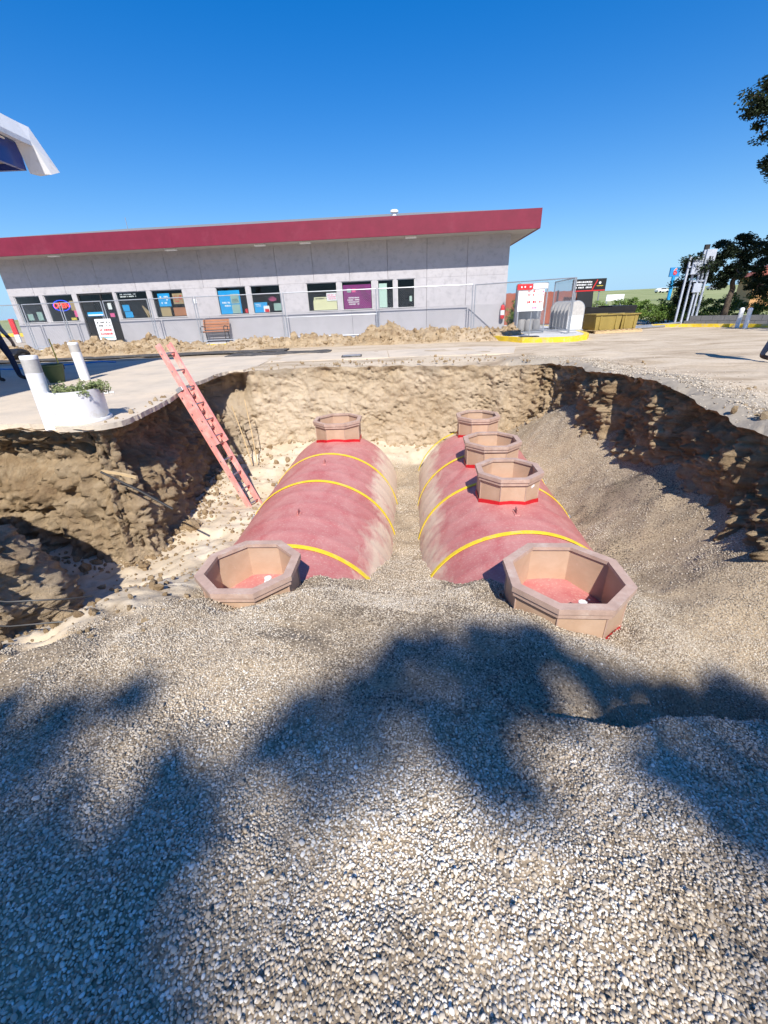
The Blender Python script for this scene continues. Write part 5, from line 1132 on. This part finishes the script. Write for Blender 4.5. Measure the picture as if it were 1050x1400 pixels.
# ================================================================== FAR THINGS
ob = empty('orange_house', (28.2, 34.5, 0), R(-30)); tag(ob, 'orange stucco house at the right edge behind the dark tree', 'house')
mb = MB(); mb.bb(0, 9, 0, 7, 0, 2.3); mb.build('wall', M['orange'], ob); mb = MB(); mb.add([(-.4, -.4, 2.3), (9.4, -.4, 2.3), (9.4, 7.4, 2.3), (-.4, 7.4, 2.3), (2, 3.5, 3.6), (7, 3.5, 3.6)], [(0, 1, 5, 4), (1, 2, 5), (2, 3, 4, 5), (3, 0, 4), (0, 1, 2, 3)]); mb.build('roof', M['rust'], ob); mb = MB(); mb.bb(1.2, 2.4, -.04, -.005, .9, 1.9); wd_ = mb.build('window', M['frame'], ob); mb = MB(); mb.bb(1.28, 2.32, -.06, -.045, .98, 1.82); mb.build('pane', M['dark'], wd_)
bs = empty('blue_pole_sign', (57.3, 90, 1.5), R(0)); tag(bs, 'distant blue pole sign with a red numeral', 'sign')
mb = MB(); mb.tube([(0, 0, -2), (0, 0, 3)], .30, 10); mb.build('pole', mat('bright_blue_pole', (.02, .30, .62), .5, .05), bs); mb = MB(); mb.bb(-.95, .95, -.15, .15, 3.0, 4.55); mb.build('sign_box', mat('bright_blue_sign', (.03, .22, .52), .5, .05), bs, bevel=.03); text_mesh('6', 1.5, M['white'], bs, (0, -.17, 3.78), extr=.01, bold=.1); text_mesh('6', 1.45, M['redp'], bs, (0, -.19, 3.78), extr=.01, bold=.04)
ws = empty('white_roadside_sign', (27.0, 52, -.25)); tag(ws, 'small white board sign in the green field', 'sign')
mb = MB(); mb.bb(-1.0, 1.0, -.05, .05, 1.2, 1.85); mb.build('board', M['white'], ws)
for x in (-.8, .8): mb = MB(); mb.bb(x - .05, x + .05, .051, .15, 0, 1.7); mb.build('post', M['galv'], ws)
def car(x, y, rz, m, label):
    c = empty('parked_car', (x, y, float(sstep(60, 200, .8 * y + .5 * x) * 2.6 + sstep(200, 500, .8 * y + .5 * x) * 5.0)), rz); tag(c, label, 'car', 'cars parked far off by the field')
    P = [(-2.1, .35), (2.1, .35), (2.15, .75), (1.3, .95), (.75, 1.42), (-1.0, 1.45), (-1.7, 1.0), (-2.15, .9)]; n_ = len(P)
    mb = MB(); mb.add([(a, y_, b) for y_ in (-.85, .85) for a, b in P], [tuple(range(n_)), tuple(range(n_, 2 * n_))[::-1]] + [(i, (i + 1) % n_, n_ + (i + 1) % n_, n_ + i) for i in range(n_)]); mb.build('body', m, c, bevel=.06)
    for xx in (-1.3, 1.3):
        for yy in (-.85, .85): mb = MB(); mb.tube([(xx, yy - .1, .33), (xx, yy + .1, .33)], .33, 16); mb.build('wheel', M['black'], c)
    for sy in (-1, 1): mb = MB(); mb.add([(a, sy * .858, b) for a, b in ((-1.45, 1.0), (1.0, .98), (.65, 1.36), (-.95, 1.38))], [(0, 1, 2, 3)]); mb.build('side_window', M['dark'], c)
car(94, 152, R(10), M['white'], 'white car far off beside the green field, right of the white board'); car(118, 170, R(5), M['white'], 'white car far off behind the pipe rack'); car(124, 170, R(0), M['galv'], 'grey car far off behind the pipe rack')
sp = empty('striped_post', (-25.2, 32.0, 0)); tag(sp, 'red and white post beyond the left end of the shop', 'post')
mb = MB(); mb.bb(-.16, .16, -.06, .06, .0, .5); mb.build('white_section', M['white'], sp); mb = MB(); mb.bb(-.16, .16, -.06, .06, .5, 1.5); mb.build('red_section', M['redp'], sp)
kb3 = strip([(-44, 50), (-32, 45), (-26, 41)], .5, 0, .3).build('kerb', M['kerbY']); tag(kb3, 'yellow kerb beyond the left end of the shop', kind='structure')

# ================================================================== CANOPY CORNER
cn = empty('station_canopy', (-6.72, 10.7, 0)); tag(cn, 'blue and white fuel station canopy corner at the upper left', 'canopy')
CZ = 3.93
mb = MB(); mb.bb(-9, -.22, -12, -.22, CZ + .10, CZ + .14); mb.build('soffit', M['soffit'], cn)
mb = MB(); mb.bb(-9, 0 - .16, -12, -.16, CZ + .75, CZ + .80); mb.build('deck', M['white'], cn)
mb = MB()   # blue fascia, right side and far side
mb.bb(-.20, -.13, -12, -.13, CZ, CZ + .42); mb.bb(-9, -.201, -.20, -.13, CZ, CZ + .42); mb.build('blue_fascia', M['blue'], cn)
mb = MB(); prof = [(-.12, .44), (.04, .42), (.12, .38), (.12, .46), (.0, .74), (-.12, .76)]
vs = [(o_, y_, CZ + z_) for y_ in (-12, -.02) for o_, z_ in prof]; n_ = len(prof); mb.add(vs, [tuple(range(n_)), tuple(range(n_, 2 * n_))[::-1]] + [(i, (i + 1) % n_, n_ + (i + 1) % n_, n_ + i) for i in range(n_)]); mb.build('white_cap', M['white'], cn)
mb = MB(); A_ = dict(a=(-.126, -.3, CZ - .01), b=(-.126, -.06, CZ - .03), c=(.20, .10, CZ - .02), d=(.26, .30, CZ + .06), e=(.12, -.12, CZ + .46), f=(.0, -.14, CZ + .74), g=(.02, .12, CZ + .74), h=(-.126, -.2, CZ + .43), i=(-.13, .25, CZ - .0)); K_ = list(A_)
mb.add([A_[k] for k in K_], [tuple(K_.index(q) for q in f_) for f_ in ('bce', 'hbe', 'cde', 'deg', 'egf', 'hef', 'bic', 'icd', 'idg', 'igf', 'hfi', 'hib')]); mb.build('corner_cap', M['white'], cn)
mb = MB(); prof2 = prof; vs = [(x_, o_, CZ + z_) for x_ in (-9, -.03) for o_, z_ in prof2]; mb.add(vs, [tuple(range(n_)), tuple(range(n_, 2 * n_))[::-1]] + [(i, (i + 1) % n_, n_ + (i + 1) % n_, n_ + i) for i in range(n_)]); mb.build('white_cap', M['white'], cn)
mb = MB(); mb.bb(-.125, -.10, -12, -.5, CZ + .385, CZ + .41); mb.build('light_strip', M['white'], cn)
for (x, y) in ((-5.5, -3), (-5.5, -9)): mb = MB(); mb.bb(x - .15, x + .15, y - .15, y + .15, 0, CZ + .1); mb.build('column', M['white'], cn)

# ================================================================== TREES, HEDGE, PALM
def branch(mb, p0, p1, r0, r1, seed, sag=.0, seg=5, n=7):
    g = random.Random(seed); p0, p1 = Vector(p0), Vector(p1); L = (p1 - p0).length; pts = []; rs = []
    for k in range(seg + 1):
        t = k / seg; w = math.sin(math.pi * t) * L * .06
        pts.append(p0.lerp(p1, t) + Vector((g.uniform(-1, 1) * w, g.uniform(-1, 1) * w, g.uniform(-.5, 1) * w - sag * math.sin(math.pi * t)))); rs.append(r0 + (r1 - r0) * t)
    mb.tube(pts, rs, n)
def tree(name, loc, th, tr_, clumps, nleaf, lsize, label, cat='tree', leafm='leafdark', seed=0, flat=.5, shell=.6, fork=.45, aspect=1.0, group=None, soft=False):
    t = empty(name, loc); tag(t, label, cat, group); mb = MB(); g = random.Random(seed)
    top = Vector((g.uniform(-.2, .2), g.uniform(-.2, .2), th)); branch(mb, (0, 0, -.1), top, tr_, tr_ * .45, seed, seg=7, n=9)
    nodes_ = [Vector((top.x * q, top.y * q, th * q)) for q in (fork, .7, .85, 1.0)]; todo = sorted([Vector(c) for c, r in clumps], key=lambda v: (v - top).length)
    for i, c in enumerate(todo):
        k = min(range(len(nodes_)), key=lambda q: (nodes_[q] - c).length + .25 * (nodes_[q] - top).length); L_ = (nodes_[k] - c).length
        branch(mb, nodes_[k], c, min(tr_ * .4, .012 + .018 * L_ + .03 * max(0, 1 - (nodes_[k] - top).length / 6)), .009, seed + i, seg=4, n=5); nodes_.append(c)
    mb.build('trunk', M['bark'], t, True)
    V, F = leaf_cloud(clumps, nleaf, lsize, flat, seed, shell, aspect, soft=soft); arr_obj('crown', V, F, M[leafm], parent=t)
    return t
def subclumps(cl, k, rr, seed):
    g = np.random.default_rng(seed); out = []
    for (c, r) in cl:
        r3 = np.array(r if isinstance(r, (tuple, list)) else (r, r, r))
        for _ in range(k):
            d = g.normal(size=3); d /= np.linalg.norm(d); p = np.array(c) + d * r3 * g.random() ** .4
            s_ = rr * g.uniform(.6, 1.35); out.append((tuple(p), (s_, s_, s_ * .55)))
    return out
# the visible dark tree at right
c0 = [((-2.2, -.3, 2.3), (.85, .7, .45)), ((-1.2, 0, 2.7), (.9, .7, .5)), ((-.2, .2, 3.0), (.9, .8, .5)), ((.9, 0, 2.9), (1.0, .8, .6)), ((-1.7, .2, 1.6), (.8, .6, .4)), ((-.6, -.2, 1.9), (.9, .7, .45)), ((.6, .1, 2.0), (.9, .7, .5)), ((1.7, 0, 2.4), (.9, .8, .6)), ((2.4, .2, 1.7), (.8, .8, .5)), ((-2.0, .1, 1.0), (.45, .4, .3)), ((1.4, -.2, 1.4), (.7, .6, .4))]
tree('cypress_tree', (16.3, 21.2, 0), 2.4, .16, subclumps(c0, 20, .28, 61), 190, .095, 'dark spreading cypress tree behind the pipe rack', seed=61)
c1 = [((-5.3, 0, 7.3), (.7, .6, .5)), ((-4.7, 0, 6.5), (.6, .6, .8)), ((-4.2, .2, 7.9), (.7, .6, .4)), ((-3.9, 0, 5.9), (.6, .6, .7)), ((-3.4, 0, 6.9), (1.2, .9, 1.1)), ((-3.6, 0, 5.2), (.6, .6, .6)), ((-4.1, 0, 5.6), (.4, .4, .5)), ((-2.6, 0, 4.9), (.6, .6, .6)), ((-2.4, 0, 4.2), (.5, .5, .4)), ((-1.5, 0, 7.6), (1.6, 1.2, 1.0)), ((0, 0, 8.6), (1.8, 1.4, 1.2)), ((1.6, 0, 7.2), (1.6, 1.4, 1.2)), ((-.8, 0, 6.0), (1.4, 1.2, .8)), ((1.4, .2, 5.4), (1.4, 1.2, .8)), ((-1.9, 0, 3.6), (.5, .5, .35))]
tree('cypress_tree', (19.3, 19.2, 0), 6.4, .28, subclumps(c1, 14, .36, 63), 170, .11, 'tall dark cypress whose branches hang in at the upper right', seed=63)
# two trees beside and behind the viewer, whose crowns shade the gravel and the yard edge
c2 = [((g_[0], g_[1], g_[2]), g_[3]) for g_ in [(-1.5, 0, 5.5, 1.7), (.8, .5, 6.2, 1.8), (2.6, 0, 5.4, 1.6), (0, -1, 7.5, 1.8), (-.5, 1.8, 4.8, 1.5), (1.8, 1.6, 4.9, 1.4), (-2.6, 1.2, 4.6, 1.2), (0, -.5, 4.0, 1.4), (2.2, -1, 3.9, 1.2)]]
tree('cypress_tree', (17.4, 10.2, 0), 6.0, .26, subclumps(c2, 14, .5, 65), 90, .14, 'nearer cypress outside the right edge shading the yard', seed=65)
c3 = [((c[0], c[1], c[2] * 1.35), r * 1.15) for c, r in c2]
tree('cypress_tree', (18.6, 14.2, 0), 8.0, .30, subclumps(c3, 16, .55, 69), 90, .15, 'farther cypress outside the right edge shading the dark tree', seed=69)
# ground spots (x, y, z, radius) shaded by the tree behind the viewer, with the height of the clump above each
SH = [(-1.55, .75, .28), (-1.25, .50, .26), (-1.75, 1.10, .24), (-1.30, .92, .20), (-1.5, .35, .30), (-1.0, .38, .20), (-2.1, .7, .32), (-2.15, 1.42, .16), (-1.80, 1.48, .13), (-1.42, 1.58, .10), (-1.05, .70, .15), (-.85, .60, .12), (-.72, .84, .08), (-.88, .95, .11), (-.64, .48, .09), (-.98, 1.14, .09), (-.8, .36, .12),
      (-.55, 1.22, .09), (-.42, 1.42, .18), (-.15, 1.50, .20), (.12, 1.60, .19), (.38, 1.64, .18), (.62, 1.76, .19), (.35, 1.95, .13), (.10, 2.12, .09), (.85, 1.86, .17), (1.08, 1.96, .14), (.62, 2.10, .10), (.82, 1.55, .15), (.50, 1.42, .13), (.22, 1.32, .11), (.95, 2.14, .10), (1.20, 1.74, .12),
      (.36, 1.08, .06), (.50, 1.0, .07), (1.28, 1.06, .13), (1.42, .88, .13), (1.55, 1.08, .11), (1.62, .70, .15), (1.85, .95, .15), (2.3, .8, .3), (2.3, 1.85, .22), (2.75, 1.9, .26), (2.05, 1.74, .18), (1.75, 1.70, .15), (1.5, 1.64, .14), (2.0, 1.95, .14), (2.45, 2.1, .16), (1.3, 1.55, .10)]
gg = random.Random(17); tcl = []; TB0 = Vector((1.6, -12.4, -.05))
for (x, y, r) in SH:
    zg = float(floor_base(np.array([x]), np.array([y]))[0])
    for k in range(3):
        t_ = gg.uniform(13.0, 18.5); o_ = Vector((gg.gauss(0, r * .45), gg.gauss(0, r * .45), 0)); P = Vector((x, y, zg)) + o_ - LDIR * t_ - TB0
        q = r * gg.uniform(.55, .95); tcl.append((tuple(P), (q, q, q * .7)))
for _ in range(120):  # extra unseen crown clumps, added to block sky light and deepen the shade
    a = gg.uniform(0, 6.28); rr_ = 5.0 * gg.random() ** .5; z_ = gg.uniform(5.5, 14.0); P = Vector((rr_ * math.cos(a) * 1.2, rr_ * math.sin(a), z_))
    W_ = P + TB0
    if W_.y + W_.z + .5 < .0: tcl.append((tuple(P), (.75, .75, .5)))
tree('cypress_tree', tuple(TB0), 11.5, .38, tcl, 150, .085, 'cypress standing behind the viewer, its dappled shade on the gravel', seed=67, flat=1.0, shell=.5, soft=True)
# hedge of separate bushes
def bush(x, y, rx, rz, label, seed, leafm='leafhedge'):
    b_ = empty('hedge_bush', (x, y, 0)); tag(b_, label, 'bush', 'bushes along the yard edge'); mb = MB(); g = random.Random(seed)
    for k in range(5): branch(mb, (g.uniform(-.15, .15), g.uniform(-.1, .1), 0), (g.uniform(-.6, .6) * rx, g.uniform(-.3, .3), rz * .8), .02, .006, seed + k, seg=3, n=5)
    mb.build('stems', M['bark'], b_); cl_ = subclumps([((0, 0, rz * .5), (rx, .55, rz * .48))], 30, .26, seed); V, F = leaf_cloud(cl_, 130, .075, 1.0, seed, .5); arr_obj('foliage', V, F, M[leafm], parent=b_)
hx = [(11.9, 23.6), (12.6, 22.4), (13.3, 21.9), (14.2, 22.1), (15.2, 22.2), (16.2, 23.0), (17.4, 22.6), (18.6, 22.0), (19.7, 21.2)]
hn = ['behind the dumpster', 'right of the dumpster', 'before the white board sign', 'left of the pipe rack', 'behind the pipe rack', 'behind the dark tree trunk', 'right of the dark tree trunk', 'below the orange house', 'at the right frame edge']
for k, (x, y) in enumerate(hx): bush(x, y, .95, 1.22 + .12 * math.sin(k * 2.1), 'leafy green hedge bush ' + hn[k], 80 + k)
bush(5.85, 18.9, .32, 1.35, 'narrow green shrub beside the shop corner and extinguisher', 95)
def palm():
    t = empty('palm_plant', (-25.5, 27.5, 0)); tag(t, 'yellow-green palm fronds beyond the left end of the shop', 'palm'); g = random.Random(9)
    mb = MB(); branch(mb, (0, 0, 0), (0, 0, .9), .2, .14, 3); mb.build('trunk', M['bark'], t)
    for k in range(13):
        a = k * 2.4; L = g.uniform(1.3, 1.9); rise = g.uniform(.5, 1.3); mb = MB(); vs = []; 
        for q in range(9):
            s_ = q / 8; x = L * s_; z = .9 + rise * math.sin(s_ * 2.3) - .5 * s_ * s_; wv = .22 * math.sin(math.pi * min(1, s_ * .9 + .1))
            vs += [(x * math.cos(a) - wv * math.sin(a), x * math.sin(a) + wv * math.cos(a), z - .08), (x * math.cos(a), x * math.sin(a), z), (x * math.cos(a) + wv * math.sin(a), x * math.sin(a) - wv * math.cos(a), z - .08)]
        mb.add(vs, [f for q in range(8) for f in ((q * 3, q * 3 + 1, q * 3 + 4, q * 3 + 3), (q * 3 + 1, q * 3 + 2, q * 3 + 5, q * 3 + 4))]); mb.build('frond', M['leafpalm'], t)
palm()

# ================================================================== PEOPLE AT THE FRAME EDGES
def person(loc, rz, J, rad, bones, mats, zones, label):
    root = empty('person', loc, rz); tag(root, label, 'person')
    names = list(J); me = bpy.data.meshes.new('body'); me.from_pydata([J[n] for n in names], [(names.index(a), names.index(b)) for a, b in bones], [])
    o = bpy.data.objects.new('body', me); COL.objects.link(o)
    sk = o.modifiers.new('skin', 'SKIN'); sk.use_smooth_shade = True
    for i, n in enumerate(names):
        r = rad[n]; d = me.skin_vertices[0].data[i]; d.radius = r if isinstance(r, tuple) else (r, r); d.use_root = (n == 'pelvis')
    o.modifiers.new('sub', 'SUBSURF').levels = 2
    dg = bpy.context.evaluated_depsgraph_get(); me2 = bpy.data.meshes.new_from_object(o.evaluated_get(dg)); o.modifiers.clear(); o.data = me2
    me2.materials.clear()
    for m in mats: me2.materials.append(m)
    for p in me2.polygons: p.material_index = zones(p.center); p.use_smooth = True
    o.parent = root; return root
bones = [('pelvis', 'belly'), ('belly', 'chest'), ('chest', 'neck'), ('neck', 'jaw'), ('jaw', 'head'), ('head', 'crown'), ('chest', 'shL'), ('shL', 'elL'), ('elL', 'wrL'), ('wrL', 'haL'), ('chest', 'shR'), ('shR', 'elR'), ('elR', 'wrR'), ('wrR', 'haR'),
         ('pelvis', 'hipL'), ('hipL', 'knL'), ('knL', 'anL'), ('anL', 'toL'), ('pelvis', 'hipR'), ('hipR', 'knR'), ('knR', 'anR'), ('anR', 'toR')]
rad = dict(pelvis=(.15, .12), belly=(.14, .11), chest=(.17, .12), neck=.06, jaw=.075, head=(.085, .10), crown=.06, shL=.075, elL=.05, wrL=.036, haL=.03, shR=.075, elR=.05, wrR=.036, haR=.03, hipL=.10, knL=.065, anL=.05, toL=.04, hipR=.10, knR=.065, anR=.05, toR=.04)
for s_ in 'LR':
    for i_ in range(4):
        rad['f%d%s' % (i_, s_)] = .011; rad['g%d%s' % (i_, s_)] = .009; bones += [('ha' + s_, 'f%d%s' % (i_, s_)), ('f%d%s' % (i_, s_), 'g%d%s' % (i_, s_))]
    rad['t' + s_] = .012; bones.append(('wr' + s_, 't' + s_))
def joints(dxL=0, dyL=.0, dxR=0, dyR=.0):
    J = dict(pelvis=(0, 0, .95), belly=(0, 0, 1.12), chest=(0, .01, 1.36), neck=(0, .01, 1.50), jaw=(0, -.02, 1.58), head=(0, -.02, 1.67), crown=(0, 0, 1.74))
    for s_, sg, dx, dy in (('L', -1, dxL, dyL), ('R', 1, dxR, dyR)):
        J.update({'sh' + s_: (sg * .19, .01, 1.40), 'el' + s_: (sg * .27, .04, 1.12), 'wr' + s_: (sg * .30, -.08, .88), 'ha' + s_: (sg * .31, -.11, .80), 'hip' + s_: (sg * .10, 0, .90), 'kn' + s_: (sg * .12 + dx * .5, -.03 + dy * .5, .50), 'an' + s_: (sg * .13 + dx, .03 + dy, .09), 'to' + s_: (sg * .14 + dx, -.14 + dy, .045)})
        for i_ in range(4): J['f%d%s' % (i_, s_)] = (sg * .31, -.145 + i_ * .024, .745 + .008 * abs(i_ - 1)); J['g%d%s' % (i_, s_)] = (sg * .295, -.15 + i_ * .022, .70 + .01 * abs(i_ - 1))
        J['t' + s_] = (sg * .285, -.16, .80)
    return J
def zonesR(c):
    if c.z < .12: return 3
    if abs(c.x) > .22 and c.z < .95: return 1          # orange work gloves
    if c.z < .96: return 2
    if c.z < 1.50: return 1
    return 0
pr_ = person((7.50, 8.22, 0), R(60), joints(.0, -.05, 0, .12), rad, bones, [M['skin'], M['hiviz'], mat('slate_trousers', (.10, .12, .17), .85, .15, 12, .2, 60), M['boots']], zonesR, 'person at the right edge in slate trousers, orange shirt and brown boots')
mb = MB(); mb.lathe([(.072, .20), (.080, .22), (.080, .30), (.070, .32)], 14); mb.build('blue_shin_band', M['cblue'], pr_, loc=(-.125, -.0, 0))
def zonesL(c):
    if c.z < .12: return 3
    if abs(c.x) > .22 and c.z < .9: return 0
    if c.z < .96: return 2
    if c.z < 1.50: return 1
    return 0
pl_ = person((-8.42, 10.0, .014), R(80), joints(.0, .12, 0, -.18), rad, bones, [M['skin'], M['shirtg'], M['denim'], M['black']], zonesL, 'person at the left edge in dark navy jeans in the canopy shade')
for p_ in (pr_, pl_):
    mb = MB(); mb.lathe([(.10, 1.66), (.112, 1.70), (.10, 1.76), (.06, 1.80), (0, 1.81)], 18); mb.build('hair', M['hair'], p_, True)
